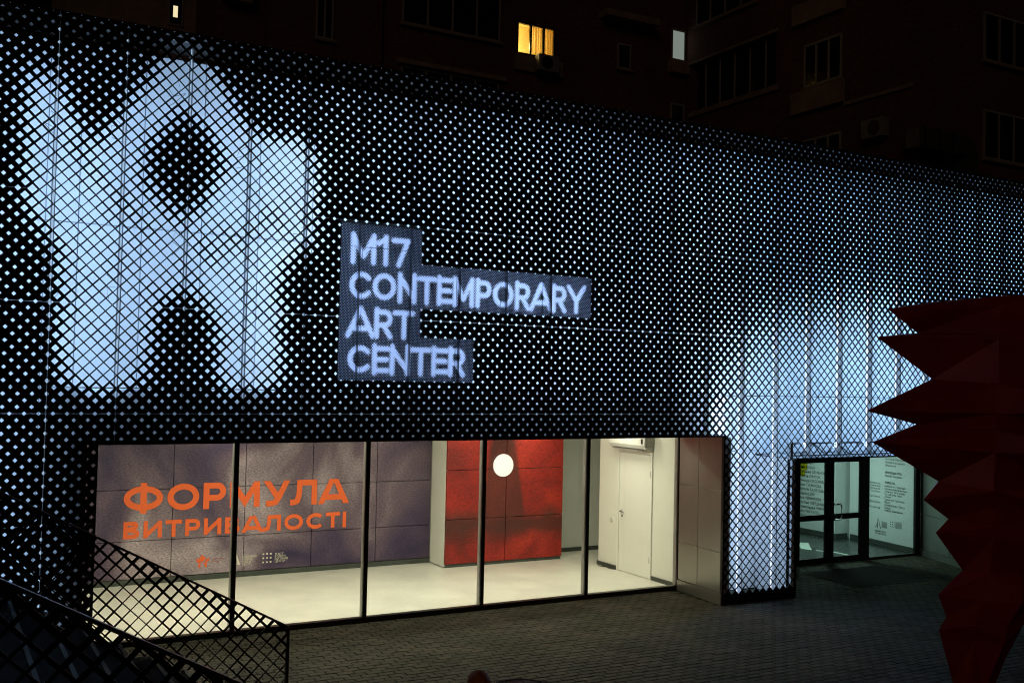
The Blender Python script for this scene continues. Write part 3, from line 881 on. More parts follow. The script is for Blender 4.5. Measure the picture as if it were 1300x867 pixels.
WARM = (1.0, 0.975, 0.74)
for x, lb in ((12, 'linear ceiling light over the left end of the exhibition room'), (26, 'linear ceiling light in front of the orange lettering'),
              (40, 'linear ceiling light over the bare end of the printed wall'), (54, 'linear ceiling light in front of the red mural')):
    f_ = thing('ceiling_light', (x, 14.5, 20.4), lb, 'ceiling light', 'ceiling lights of the exhibition room')
    bx('housing', 'frame_alu', f_, x - 5.2, x + 5.2, 13.7, 15.3, 20.1, 20.39)
    area_light('ceiling_light_lamp', (x, 14.5, 20.06), (0, 0.08, -1), 10, 1.4, 54.0, WARM)
f_ = thing('ceiling_light', (64.5, 18, 20.4), 'short ceiling light over the floor by the white room door', 'ceiling light', 'ceiling lights of the exhibition room')
bx('housing', 'frame_alu', f_, 62.5, 66.5, 17.6, 18.4, 20.1, 20.39)
area_light('ceiling_light_lamp', (64.5, 18, 20.06), (0, 0, -1), 3.6, .7, 16.0, WARM)


def spot(x, y, h, tx, ty, th, power, ang, label):
    t_ = thing('track_spotlight', (x, y, h), label, 'spotlight', 'track spotlights of the exhibition room')
    d = (Vector((tx, ty, th)) - Vector((x, y, h))).normalized()
    MB().tube([Vector((x, y, h)) - d * .7, Vector((x, y, h)) - d * .1], .3, 12).build('lamp_head', 'dark', t_)
    bx('stem', 'dark', t_, x - .08, x + .08, y - .08, y + .08, h + .3, 20.39)
    l = bpy.data.lights.new('spot_lamp', 'SPOT'); l.energy = power; l.color = (1.0, .9, .68); l.spot_size = ang; l.spot_blend = .8; l.shadow_soft_size = .03
    o = bpy.data.objects.new('spot_lamp', l); COL.objects.link(o); o.location = V3(x, y, h); o.rotation_euler = d.to_track_quat('-Z', 'Y').to_euler()


spot(60.5, 27.2, 19.3, 61, 30.6, 16.2, 26, 1.4, 'small black spotlight aimed at the red wall right half')
spot(52.0, 27.2, 19.3, 51.5, 30.6, 16.4, 12, 1.3, 'small black spotlight aimed at the red wall left half')
spot(22.5, 31.0, 19.3, 22.8, 34.9, 16.2, 20, 1.4, 'small black spotlight aimed above the orange lettering')
spot(42.0, 31.0, 19.3, 42, 34.9, 16.2, 8, 1.4, 'small black spotlight aimed at the printed wall end')

# ================================================================== ENTRANCE
ent = thing('glass_entrance', (103, 14, 0), 'dark framed glass entrance doors and side pane under the canopy', 'door')
fr = MB()
fr.box(77.8, 91.0, 13.7, 14.3, 0, 15.4)
fr.box(91.0, 91.6, 13.8, 14.2, 0, 14.4).box(104.35, 105.35, 13.8, 14.2, 0, 14.4).box(114.75, 115.7, 13.8, 14.2, 0, 14.4)
fr.box(91.0, 115.7, 13.8, 14.2, 14.4, 15.4).box(105.35, 114.75, 13.8, 14.2, 0, .35)
fr.build('door_frame', 'dark', ent)
for x0, x1, hx in ((91.65, 97.75, 97.3), (97.85, 104.3, 98.3)):
    lf = MB()
    lf.box(x0, x0 + .75, 13.82, 14.15, .12, 14.3).box(x1 - .75, x1, 13.82, 14.15, .12, 14.3)
    lf.box(x0 + .75, x1 - .75, 13.82, 14.15, .12, .9).box(x0 + .75, x1 - .75, 13.82, 14.15, 13.5, 14.3)
    lf.box(x0 + .75, x1 - .75, 13.82, 14.15, 5.85, 6.6)
    door = lf.build('door_leaf', 'dark', ent, bevel=.03)
    for h0, h1 in ((.9, 5.85), (6.6, 13.5)):
        bx('pane', 'door_glass', door, x0 + .7, x1 - .7, 13.97, 14.01, h0 - .03, h1 + .03)
    if hx == 98.3:
        MB().tube([(hx, 13.8, 7.95), (hx, 13.3, 7.95), (hx + .9, 13.25, 7.95), (hx + 1.1, 13.25, 7.7), (hx + 1.1, 13.25, 6.15), (hx + .9, 13.25, 5.9), (hx, 13.3, 5.9), (hx, 13.8, 5.9)], .11, 8).build('pull_handle', 'chrome', door, smooth=True)
bx('side_pane', 'door_glass', ent, 105.3, 114.8, 13.97, 14.01, .3, 14.45)
stk = MB()
for x0, x1, h0, h1 in ((91.9, 93.35, Z - 33.45, Z - 32.4), (91.9, 93.0, Z - 34.15, Z - 33.5)):
    stk.poly([(x0 + .45, 13.94, h0), (x1 + .3, 13.94, h0), (x1 + .3, 13.94, h1), (x0 + .45, 13.94, h1)])
sk = stk.build('sticker', 'yellow', ent)
bx('sticker_mark', 'ink', sk, 92.6, 93.1, 13.915, 13.925, Z - 33.15, Z - 32.9)

# recess wall right of the doors, and its plinth
RA, RB = Vector((115.8, 14.0, 0)), Vector((110.9, 0.3, 0))
for t0, t1 in ((.01, .49), (.50, .99)):
    for h0, h1 in ((.9, 5.8), (5.86, 15.4)):
        MB().prism([on_line(RA, RB, t0, h0), on_line(RA, RB, t1, h0), on_line(RA, RB, t1, h1), on_line(RA, RB, t0, h1)], (.2, -.05, 0)).build('cladding_panel', 'cladmetal', bld, bevel=.02)
MB().prism([on_line(RA, RB, 0, 0, .1), on_line(RA, RB, 1, 0, .1), on_line(RA, RB, 1, .85, .1), on_line(RA, RB, 0, .85, .1)], (.3, -.05, 0)).build('plinth', 'cladmetal', bld)
MB().prism([(116.1, 14, 0), (111.3, .3, 0), (140, .3, 0), (140, 14, 0)], (0, 0, 15.3)).build('wall_core', 'beam', bld)

# lobby behind the doors
bx('lobby_floor', 'lobby_floor', bld, 84, 121, 14.35, 45, -.05, .05)
bx('lobby_ceiling', 'lobby_wall', bld, 84, 121, 14.3, 45, 17.5, 17.8)
LA, LB = Vector((118.2, 29.0, 0)), Vector((116.0, 14.4, 0))
MB().prism([(LA.x, LA.y, .05), (LB.x, LB.y, .05), (LB.x + 3, LB.y, .05), (LA.x + 3, LA.y, .05)], (0, 0, 17.4)).build('lobby_wall', 'lobby_wall', bld)
bx('lobby_wall', 'lobby_wall', bld, 115.65, 121, 29.6, 42, .05, 17.45)
bx('lobby_wall', 'lobby_wall', bld, 84, 121, 42.1, 42.8, .05, 17.45)
bx('lobby_wall', 'lobby_wall', bld, 83.5, 84, 14.4, 42, .05, 17.45)
bx('skirting', 'skirt', bld, 115.5, 115.64, 29.5, 42, .05, .75)
bx('skirting', 'skirt', bld, 115.66, 118.2, 29.42, 29.58, .05, .75)
MB().prism([on_line(LA, LB, .02, .05), on_line(LA, LB, 1, .05), on_line(LA, LB, 1, .75), on_line(LA, LB, .02, .75)], (-.12, 0, 0)).build('skirting', 'skirt', bld)
st_ = MB(); st_.prism([(107.2, 29.0, .052), (103.2, 24.3, .052), (103.8, 22.8, .052), (108.2, 27.8, .052)], (0, 0, .01))
st_.prism([(104.4, 22.6, .052), (106.0, 20.2, .052), (105.9, 15.4, .052), (105.3, 15.4, .052), (105.2, 20.2, .052), (104.0, 22.2, .052)], (0, 0, .01))
st_.build('floor_stripe', 'stripe', bld)  # flat pale bands on the lobby floor
GREEN = (0.70, 1.0, 0.91)
lbl = thing('ceiling_light', (105, 24, 17.4), 'square greenish ceiling light inside the entrance lobby', 'ceiling light')
bx('housing', 'frame_alu', lbl, 101, 109, 22, 26, 17.2, 17.48)
area_light('lobby_lamp', (105, 24, 17.15), (.12, 0, -1), 7.5, 3.5, 62.0, GREEN)

# texts printed on the lobby walls
ld = (LB - LA).normalized(); ln_ = Vector((ld.y, -ld.x, 0))
if ln_.x > 0: ln_ = -ln_


def on_text_wall(s, h, off=.03):
    p = LA + ld * s + ln_ * off
    return (p.x, p.y, h)


names = ['Микола ПІДЛУЖНИЙ', 'Лесь ПОДЕРЕВЯНСЬКИЙ', 'Анна РАЙ', 'Ілля САВІН', 'Антоніна СЕМЕНОВА', 'Сергій СМУТОК', 'Микола СИДОРЕНКО', 'Інна ТУМАНОВА', 'Наталія БУЛАТОВА', 'Марта ЦОЙ', 'Ася ЧЕРНЯХОВА', 'Оксана ЧЕРЕДНИК', 'Олександра ЧИРИКАН', 'Інга ЧИРКАЛО', 'Леон ЧУПРИН']
tw = thing('wall_names', (115.6, 34, 8), 'column of names in black letters on the lobby wall behind the left door', 'wall text')
mb = MB()
for i, s in enumerate(names):
    hh = Z - 33.55 - .70 * i
    font_text(mb, s, .58, lambda u, v, hh=hh: (115.6, 37.1 - u, hh + v), bold=.006, width=None)
mb.build('lettering', 'ink', tw, fix=False)
tx = thing('wall_credits', (117, 22, 8), 'two columns of small credits and partner marks on the lobby side wall', 'wall text')
mb = MB()


def put(s, u0, h, size, bold=0.0, width=None):
    font_text(mb, s, size, lambda u, v: on_text_wall(u0 + u, h + v), bold=bold, width=width)


put('Анастасія Шавлохова', 7.9, Z - 33.1, .40); put('Наталія Шпитковська', 7.9, Z - 33.6, .40); put('Леон Івахів', 7.9, Z - 34.05, .40)
put('КУРАТОРСЬКА ГРУПА', 7.9, Z - 35.15, .46, .015, 3.5); put('Марина Щербенко', 7.9, Z - 35.6, .40)
put('ПРОЄКТНА ГРУПА', 7.9, Z - 36.65, .46, .015, 2.2)
for i, s in enumerate(('Керівниця проєкту · Наталія Іванюк', 'Координація · Дарина Скринник-Миська', 'Комунікація · Ольга Сагайдак', 'Графічний дизайн · Андрій', 'Лінник', 'Технічна група · Сергій Коваль', 'Монтаж', 'Освітня програма · Леся Гук', 'Бондар', 'Переклад · Ірина Мельник')):
    put(s, 7.85, Z - 37.12 - .40 * i, .40, 0, (4.4, 4.7, 4.2, 3.6, 1.4, 4.2, 1.2, 4.3, 1.3, 3.9)[i])
for i, s in enumerate(('Антон Логов', 'Олексій Сай', 'Мистецький', 'Група Шарга', '', 'Інститут', '', 'Фонд підтримки', '', 'Колекція')):
    if s: put(s, 4.6, Z - 36.9 - .40 * i, .40, 0, 2.3)
for r_, s in enumerate(('УКРАЇНСЬКИЙ', 'КУЛЬТУРНИЙ', 'ФОНД АРТ', 'ЦЕНТР')): put(s, 7.25, Z - 42.55 - .24 * r_, .30, .006, 1.2)
for r_, s in enumerate(('ІНСТИТУТ', 'ФОРМУЛ', 'ВИТРИВАЛО', 'ЦЕНТР')): put(s, 10.2, Z - 42.2 - .25 * r_, .30, 0, 1.3)
put('ABRAMOVYCH', 5.9, Z - 44.0, .36, .012, 2.3); put('FOUNDATION', 5.9, Z - 44.35, .36, .012, 2.3)
for a, b in (((6.3, 0), (6.45, 1.5)), ((7.0, 0), (6.55, 1.5)), ((5.9, .1), (6.4, .9))):
    q = [(a[0], a[1]), (a[0] + .14, a[1]), (b[0] + .05, b[1]), (b[0], b[1])]
    mb.poly([on_text_wall(u, Z - 43.5 + v, .035) for u, v in q])
for i in range(3):
    for j in range(3):
        u0, h0 = 9.15 + .35 * i, Z - 42.9 + .33 * j
        mb.poly([on_text_wall(u, h) for u, h in ((u0, h0), (u0 + .14, h0), (u0 + .14, h0 + .14), (u0, h0 + .14))])
mb.build('lettering', 'ink', tx, fix=False)

dm = thing('door_mat', (96, 5.5, 0), 'dark ribbed mat on the paving in front of the entrance doors', 'door mat')
mb = MB().prism([(89.6, 10.3, .015), (102.9, 10.3, .015), (101.4, .5, .015), (88.5, .9, .015)][::-1], (0, 0, .06)); mb.build('mat_base', 'mat', dm)
mb = MB(); x = 89.0
while x < 102.5:
    mb.box(x, x + .14, 1.05, 10.1, .076, .12); x += .34
o = mb.build('mat_rib', 'mat', dm); o['kind'] = 'stuff'

# ================================================================== STAIR WITH LATTICE RAILINGS
SL = .545; XF = 14.45


def rail_top(x): return 6.4 + SL * (XF - x)


stair = thing('staircase', (3, -32, 0), 'dark concrete steps between two lattice railings going down to the paving', 'stairs')
N = 11; run = 23.4 / N; rise = 12.4 / N
for i in range(N):
    x1 = XF - 0.6 - i * run
    s_ = bx('step', 'concrete', stair, x1 - run - .25, x1, -49.5, -15.9, max(0.0, (i - 1.2) * rise), (i + 1) * rise - .05, bevel=.03)
    bx('nosing', 'nosing', s_, x1 - .20, x1 + .03, -49.4, -16.0, (i + 1) * rise - .06, (i + 1) * rise + .01)
land = bx('terrace', 'concrete', None, -60, -9.7, -140, -15.9, 0, 12.35)
tag(land, kind='structure')
tag(bx('terrace', 'concrete', None, -9.69, -4.5, -140, -52.5, 0, 12.34), kind='structure')


def rail_size_f(x0, xe, near=False):
    def f(cx, cz, i, j):
        top = rail_top(min(cx, xe)) if cx > -9.5 else rail_top(-9.5)
        d = top - cz
        base = .86 if d > 2.5 else .70 + .16 * max(0, d) / 2.5
        if near: base -= .045
        return min(.93, base + .05 * math.sin(i * .9 + j * .37))
    return f


def railing(y, x_end, label, grp):
    t = thing('lattice_railing', (5, y, 0), label, 'railing', grp)
    x = -9.5
    edges = [x + (x_end - x) * k / 5 for k in range(6)]
    for a, b in zip(edges, edges[1:]):
        def cp(q):
            # cut the sheet to the slope: keep below the hand rail and above the string
            for sg, off in ((1, 0.0), (-1, -6.9)):
                out = []
                fn = lambda p_: (rail_top(p_[0]) + off - p_[1]) * sg
                for i in range(len(q)):
                    u, v = q[i], q[(i + 1) % len(q)]; du_, dv_ = fn(u), fn(v)
                    if du_ >= 0: out.append(u)
                    if (du_ > 0 > dv_) or (du_ < 0 < dv_):
                        k = du_ / (du_ - dv_); out.append((u[0] + (v[0] - u[0]) * k, u[1] + (v[1] - u[1]) * k))
                q = out
                if len(q) < 3: return []
            return q
        mb = MB(); lattice(mb, (a, b, max(.05, rail_top(b) - 7.0), rail_top(a)), rail_size_f(a, x_end, y < -30), 1.0, y, .05, back=True, clippoly=cp)
        # hole walls of clipped cells may stand past the slope: drop faces above it
        keep = [f_ for f_ in mb.f if all(mb.v[k][2] <= rail_top(mb.v[k][0]) + .02 and mb.v[k][2] >= rail_top(mb.v[k][0]) - 6.95 for k in f_)]
        mb.f = keep
        mb.build('lattice_panel', 'rail', t, fix=False)
    MB().bar((-9.5, y + .02, rail_top(-9.5)), (x_end + .06, y + .02, rail_top(x_end)), .24, .14).build('hand_rail', 'handrail', t)
    bx('end_post', 'dark', t, x_end - .08, x_end + .12, y - .12, y + .16, 0, rail_top(x_end) - .02)
    MB().bar((-9.5, y + .02, rail_top(-9.5) - 6.9), (x_end, y + .02, rail_top(x_end) - 6.35), .2, .3).build('string', 'rail', t)
    MB().bar((-30, y + .02, rail_top(-9.5)), (-9.5, y + .02, rail_top(-9.5)), .24, .14).build('hand_rail', 'handrail', t)
    mb = MB(); lattice(mb, (-30, -9.5, 12.5, rail_top(-9.5)), lambda *a: .8, 1.0, y, .05); mb.build('lattice_panel', 'rail', t, fix=False)
    return t


railing(-15.4, 14.45, 'far lattice railing of the stairs, ending before the shop window', 'stair railings')
railing(-50.0, 14.45, 'near lattice railing of the stairs at the lower left corner', 'stair railings')

# ================================================================== RED SCULPTURE
sc = thing('spiky_sculpture', (61, -35, 0), 'tall dark red folded metal sculpture with spikes beside the entrance', 'sculpture')
AX = Vector((61, -35, 0)); LEFT = Vector((-.8697, .4931, 0)).normalized(); TOCAM = Vector((-.4923, -.8698, 0)).normalized()
NS = 4
prng = random.Random(5)


def centre(h):
    return np.interp(h, [0, 3, 6, 10, 15, 20, 31], [0, .3, 1.0, 2.2, 3.4, 4.3, 4.6])


def ring(h, r, kind):
    pts = []; c = float(centre(h)); r = r + c
    for k in range(2 * NS):
        a = PI * k / NS
        spike = k % 2 == 0
        if kind == 'spike':
            if k == 0: rr, hh = r, h
            elif spike: rr, hh = r * prng.uniform(.78, 1.0), h + prng.uniform(-.6, .6)
            else: rr, hh = r * prng.uniform(.56, .66), h + prng.uniform(-.3, .3)
        else:
            rr, hh = (r if k == 0 else r * prng.uniform(.85, 1.05)) * (1.0 if spike else .9), h + (0 if k == 0 else prng.uniform(-.3, .3))
        d = LEFT * math.cos(a) + TOCAM * math.sin(a)
        p = AX - LEFT * c + d * rr; pts.append((p.x, p.y, hh))
    return pts


levels = [(30.45, 3.2, 'v'), (29.85, 6.6, 'spike'), (28.07, 4.3, 'v'), (27.7, 7.42, 'spike'), (24.6, 3.15, 'v'), (22.1, 8.12, 'spike'), (21.15, 4.25, 'v'), (19.75, 7.66, 'spike'),
          (16.9, 2.6, 'v'), (15.5, 3.75, 'spike'), (14.1, 1.85, 'v'), (13.05, 2.8, 'spike'), (10.3, .75, 'v'), (8.46, 2.57, 'spike'), (6.8, 1.94, 'v'), (5.8, 2.5, 'spike'), (2.0, 1.42, 'v'), (0.05, 1.7, 'v')]
rings = [ring(h, r, k) for h, r, k in levels]
tier = None
n2 = 2 * NS


def flush(mb):
    if mb.f: mb.build('spike_tier', 'red_paint', sc, fix=True)


for i, (a, b) in enumerate(zip(rings, rings[1:])):
    if i % 2 == 0: tier = MB()
    for k in range(n2):
        q = (k + 1) % n2
        if k % 2 == 0: tier.poly([a[k], a[q], b[k]]); tier.poly([a[q], b[q], b[k]])
        else: tier.poly([a[k], a[q], b[q]]); tier.poly([a[k], b[q], b[k]])
    if i == 0:
        for k in range(n2): tier.poly([a[(k + 1) % n2], a[k], (AX.x + 4, AX.y - 2.3, 30.7)])
    if i % 2 == 1 or i == len(rings) - 2: flush(tier); tier = MB()
MB().lathe((AX.x, AX.y, 0), [(2.3, .0), (2.3, .12), (.1, .13)], 24).build('base_plate', 'dark', sc)

# ================================================================== PERSON AND TABLE NEAR THE STAIRS
def skinned(name, m, parent, pts, edges, sub=2):
    base = WORLD[parent.name]
    me = bpy.data.meshes.new(name)
    me.from_pydata([((x - base[0]) * P, (y - base[1]) * P, (z - base[2]) * P) for (x, y, z), r in pts], edges, [])
    me.materials.append(M_[m]); o = bpy.data.objects.new(name, me); COL.objects.link(o); o.parent = parent; WORLD[o.name] = base
    sk = o.modifiers.new('skin', 'SKIN'); sk.use_smooth_shade = True
    for i, (_, r) in enumerate(pts):
        v = me.skin_vertices[0].data[i]; v.radius = (r[0] * P, r[1] * P) if isinstance(r, tuple) else (r * P, r * P)
    me.skin_vertices[0].data[0].use_root = True
    ss = o.modifiers.new('sub', 'SUBSURF'); ss.levels = sub; ss.render_levels = sub
    return o


px, py, H = 17.6, -37.8, 8.75
per = thing('person', (px, py, 0), 'auburn haired person in a dark coat standing on the paving by the stairs', 'person')
u = H / 8.75
J = lambda dx, dy, h: (px + dx * u, py + dy * u, h * u)
body_pts = [(J(0, 0, 4.3), (.62, .45)), (J(0, .02, 5.1), (.58, .40)), (J(0, 0, 6.0), (.68, .42)), (J(0, 0, 6.7), (.50, .36)), (J(0, -.02, 7.0), .24), (J(0, .05, 7.35), .24),
            (J(.38, 0, 4.0), .40), (J(.42, .06, 2.2), .28), (J(.42, -.05, .45), .17), (J(.42, .5, .16), .14),
            (J(-.38, 0, 4.0), .40), (J(-.42, .06, 2.2), .28), (J(-.42, -.05, .45), .17), (J(-.42, .5, .16), .14),
            (J(.85, 0, 6.45), .25), (J(1.0, -.05, 5.3), .20), (J(1.02, .18, 4.3), .15),
            (J(-.85, 0, 6.45), .25), (J(-1.0, -.05, 5.3), .20), (J(-1.02, .18, 4.3), .15)]
body_e = [(0, 1), (1, 2), (2, 3), (3, 4), (4, 5), (0, 6), (6, 7), (7, 8), (8, 9), (0, 10), (10, 11), (11, 12), (12, 13), (3, 14), (14, 15), (15, 16), (3, 17), (17, 18), (18, 19)]
skinned('body', 'coat', per, body_pts, body_e)
hd = MB()
n_ = 20
prof = [(.05, 0), (.33, .06), (.44, .28), (.52, .6), (.56, .9), (.52, 1.2), (.36, 1.42), (.05, 1.5)]
hd.lathe(J(0, .06, 7.15), [(r * u, t * u) for r, t in prof], n_)
head = hd.build('head', 'skin', per, smooth=True)
f = MB(); f.prism([J(-.07, .62, 7.72), J(.07, .62, 7.72), J(0, .60, 8.02)], (0, .14 * u, -.03)); f.build('nose', 'skin', head)
for s in (-1, 1):
    MB().lathe(J(s * .2, .55, 8.02), [(.02, -.04), (.07, 0), (.02, .05)], 8, 'y').build('eye', 'dark', head)
    MB().lathe(J(s * .55, .05, 7.9), [(.03, -.1), (.13, 0), (.03, .1)], 10, 'y').build('ear', 'skin', head)
MB().box(px - .16, px + .16, py + .56, py + .62, 7.48 * u, 7.53 * u).build('mouth', 'faint_red', head)
hr = MB().lathe(J(0, -.02, 7.0), [(.50, 0), (.62, .25), (.66, .7), (.66, 1.1), (.58, 1.45), (.40, 1.66), (.18, 1.74), (.02, 1.76)], 28)
hr.v = [(a + .015 * math.sin(17 * c + 9 * a), b - max(0, (b - py - .2)) * (1 if c < 8.3 * u else .2), c + .02 * math.sin(31 * a + 23 * b)) for a, b, c in hr.v]
hr.build('hair', 'hair', per, smooth=True)
for s in (-1, 1):
    hp_ = [(J(s * 1.02, .18, 4.3), .13), (J(s * 1.02, .26, 4.0), (.10, .13)), (J(s * 1.02, .32, 3.8), .06)]; he = [(0, 1), (1, 2)]
    for q, (a, L_) in enumerate(((.10, .30), (.04, .36), (-.04, .33), (-.10, .26))):
        i0 = len(hp_); hp_ += [(J(s * 1.02, .32 + a, 3.62), .036), (J(s * 1.0, .34 + a, 3.62 - L_ * .6), .032), (J(s * .97, .38 + a, 3.62 - L_), .026)]
        he += [(2, i0), (i0, i0 + 1), (i0 + 1, i0 + 2)]
    i0 = len(hp_); hp_ += [(J(s * .92, .38, 3.92), .045), (J(s * .88, .46, 3.72), .034)]; he += [(1, i0), (i0, i0 + 1)]
    skinned('hand', 'skin', per, hp_, he, 1)

tb = thing('bistro_table', (24.0, -31.5, 0), 'round dark table with a perforated rim on the paving, cut by the lower frame edge', 'table')
tt = MB(); Rr = 1.95; c0 = (24.0, -31.5)
tt.lathe((c0[0], c0[1], 5.25), [(Rr - .25, 0), (Rr - .25, .08), (.01, .08)], 48)
tt.build('table_top', 'dark', tb)
rim = MB()
for k in range(72):
    for j in range(2):
        a = 2 * PI * (k + .5 * j) / 72; da = .028; r1 = Rr - .22 + .12 * j; r2 = r1 + .075
        rim.prism([(c0[0] + math.cos(a + e) * r_, c0[1] + math.sin(a + e) * r_, 5.33) for r_, e in ((r1, -da), (r2, -da), (r2, da), (r1, da))], (0, 0, .05))
rim.build('rim_stud', 'handrail', tb)['kind'] = 'stuff'
MB().lathe((c0[0], c0[1], 5.2), [(Rr - .26, 0), (Rr + .05, 0), (Rr + .05, .12), (Rr - .26, .12)], 48).build('rim', 'dark', tb)
MB().tube([(c0[0], c0[1], .2), (c0[0], c0[1], 5.25)], .14, 12).build('column', 'dark', tb)
MB().lathe((c0[0], c0[1], 0), [(1.3, 0), (1.3, .1), (.2, .25)], 32).build('foot_plate', 'dark', tb)

# ================================================================== APARTMENT BLOCKS BEHIND
apt = thing('apartment_building', (120, 130, 0), 'dark red brick apartment block rising behind the gallery with one yellow lit window', 'building')


def face_wall(plane, c, rects, th=2.0, m='brick', name='wall', parent=None):
    """plane 'y': face at y=c looking to -y, rects are (x0,x1,h0,h1); plane 'x': face at x=c looking to -x"""
    mb = MB()
    for a, b, h0, h1 in rects:
        if plane == 'y': mb.box(a, b, c, c + th, h0, h1)
        else: mb.box(c, c + th, a, b, h0, h1)
    return mb.build(name, m, parent or apt)


def window(plane, c, a0, a1, h0, h1, n, par=None, sill=True, fm='win_frame', transom=False):
    par = par or apt
    def b(mb, s0, s1, d0, d1, z0, z1):
        if plane == 'y': mb.box(s0, s1, c + d0, c + d1, z0, z1)
        else: mb.box(c + d0, c + d1, s0, s1, z0, z1)
        return mb
    fr = MB(); w_ = .45
    b(fr, a0, a1, -.35, .05, h0, h0 + w_); b(fr, a0, a1, -.35, .05, h1 - w_, h1)
    for k in range(n + 1):
        q = a0 + (a1 - a0) * k / n
        q0 = a0 if k == 0 else (a1 - w_ if k == n else q - w_ * .45)
        b(fr, q0, q0 + w_ * .9, -.34, .05, h0 + w_, h1 - w_)
    wd = fr.build('window', fm, par)
    for k in range(n):
        q0, q1 = a0 + (a1 - a0) * k / n, a0 + (a1 - a0) * (k + 1) / n
        b(MB(), q0 + .25, q1 - .25, -.12, -.02, h0 + .4, h1 - .4).build('pane', 'win_dark', wd)
    if sill: b(MB(), a0 - .5, a1 + .5, -.9, .02, h0 - .55, h0 - .06).build('sill', 'slab', wd)
    return wd


YW = 125
yw = (110.9, 121.8, Z + 54.5, Z + 62.2)
face_wall('y', YW, subtract([(78, 161.5, 30, 170)], yw))
bx('wall', 'brick', apt, 78, 161.5, 135, 160, 30, 169)
bx('wall', 'brick', apt, 52.4, 77.98, 128, 150, 30, 170)
bx('wall', 'brick', apt, 42, 52.3, 131, 150, 30, 170)
for h in (Z + 35.8, Z + 55.9, Z + 76):
    window('y', YW, 81.3, 106.2, h, h + 10.7, 4, transom=True)
    bx('loggia_slab', 'slab', apt, 80.3, 107.5, 123.6, 125, h + 10.9, h + 11.9)
window('y', YW, 139.7, 143.9, Z + 55.6, Z + 62, 1)
window('y', 128, 62.5, 66.5, Z + 50, Z + 60, 2)
bx('balcony_slab', 'slab', apt, 134, 150, 121, 125, Z + 67, Z + 68.6)
bx('balcony_front', 'slab', apt, 110.2, 123.4, 124.2, 124.98, Z + 50.3, Z + 54.0)
bx('balcony_front', 'slab', apt, 43, 49, 128.5, 130.9, Z + 55, Z + 61)
bx('balcony_front', 'slab', apt, 64, 72, 125.5, 127.9, Z + 64, Z + 70)
# lit yellow room
yr = MB()
fr = MB(); x0, x1, h0, h1 = yw
for q in (x0, x0 + 3.7, x0 + 7.3, x1 - .5): fr.box(q, q + .55, YW + .3, YW + .8, h0 + .4, h1 - .4)
fr.box(x0, x1, YW + .3, YW + .8, h0, h0 + .4).box(x0, x1, YW + .3, YW + .8, h1 - .4, h1)
lit = fr.build('window', 'dark', apt)
for k in range(3):
    bx('pane', 'tint_glass', lit, x0 + .3 + 3.6 * k, x0 + 3.9 + 3.6 * k, YW + .5, YW + .56, h0 + .3, h1 - .3)
cw = MB()
for k in range(30):
    a = x0 + 5.0 + 6.2 * k / 30; yy = YW + 1.6 + .16 * math.sin(k * 1.9) + .1 * math.sin(k * .7)
    b = x0 + 5.0 + 6.2 * (k + 1) / 30; y2 = YW + 1.6 + .16 * math.sin((k + 1) * 1.9) + .1 * math.sin((k + 1) * .7)
    cw.poly([(a, yy, h0 - .5), (b, y2, h0 - .5), (b, y2, h1 + .5), (a, yy, h1 + .5)])
M_['sheer'] = bpy.data.materials.new('sheer_curtain'); M_['sheer'].use_nodes = True
_n = M_['sheer'].node_tree.nodes; _n.remove(_n['Principled BSDF']); _tl = _n.new('ShaderNodeBsdfTranslucent'); _df = _n.new('ShaderNodeBsdfDiffuse'); _mx = _n.new('ShaderNodeMixShader')
_tl.inputs[0].default_value = (.90, .78, .50, 1); _df.inputs[0].default_value = (.88, .74, .46, 1)
for a_, b_ in ((_tl.outputs[0], _mx.inputs[1]), (_df.outputs[0], _mx.inputs[2]), (_mx.outputs[0], _n['Material Output'].inputs[0])): M_['sheer'].node_tree.links.new(a_, b_)
cw.build('curtain', 'sheer', lit, fix=False)
rb_ = MB(); rb_.box(x0 - 1, x1 + 1, YW + 8.5, YW + 9, h0 - 2, h1 + 2).box(x0 - 1.2, x0 - .9, YW + 2, YW + 8.5, h0 - 2, h1 + 2).box(x1 + .9, x1 + 1.2, YW + 2, YW + 8.5, h0 - 2, h1 + 2)
rb_.box(x0 - 1, x1 + 1, YW + 2, YW + 8.5, h0 - 2.3, h0 - 2).box(x0 - 1, x1 + 1, YW + 2, YW + 8.5, h1 + 2, h1 + 2.3)
rb_.build('lit_room', 'curtain', apt)
tl = thing('table_lamp', (x0 + 1.6, YW + 4, h0 - 2), 'bright yellow lamp standing inside the lit apartment window', 'lamp')
M_['bulb'] = emis('warm_shade', (1.0, .72, .22), 8.0)
MB().lathe((x0 + 1.6, YW + 4, h0 + .4), [(1.0, 0), (.6, 1.7), (.3, 1.75)], 20).build('lamp_shade', 'bulb', tl)
MB().tube([(x0 + 1.6, YW + 4, h0 - 2), (x0 + 1.6, YW + 4, h0 + .6)], .15, 8).build('lamp_stem', 'dark', tl)
pl = bpy.data.lights.new('room_lamp', 'POINT'); pl.energy = 34; pl.color = (1.0, .72, .26); pl.shadow_soft_size = .12
po = bpy.data.objects.new('room_lamp', pl); COL.objects.link(po); po.location = V3(x0 + 2.2, YW + 4.3, h0 + 3.4)


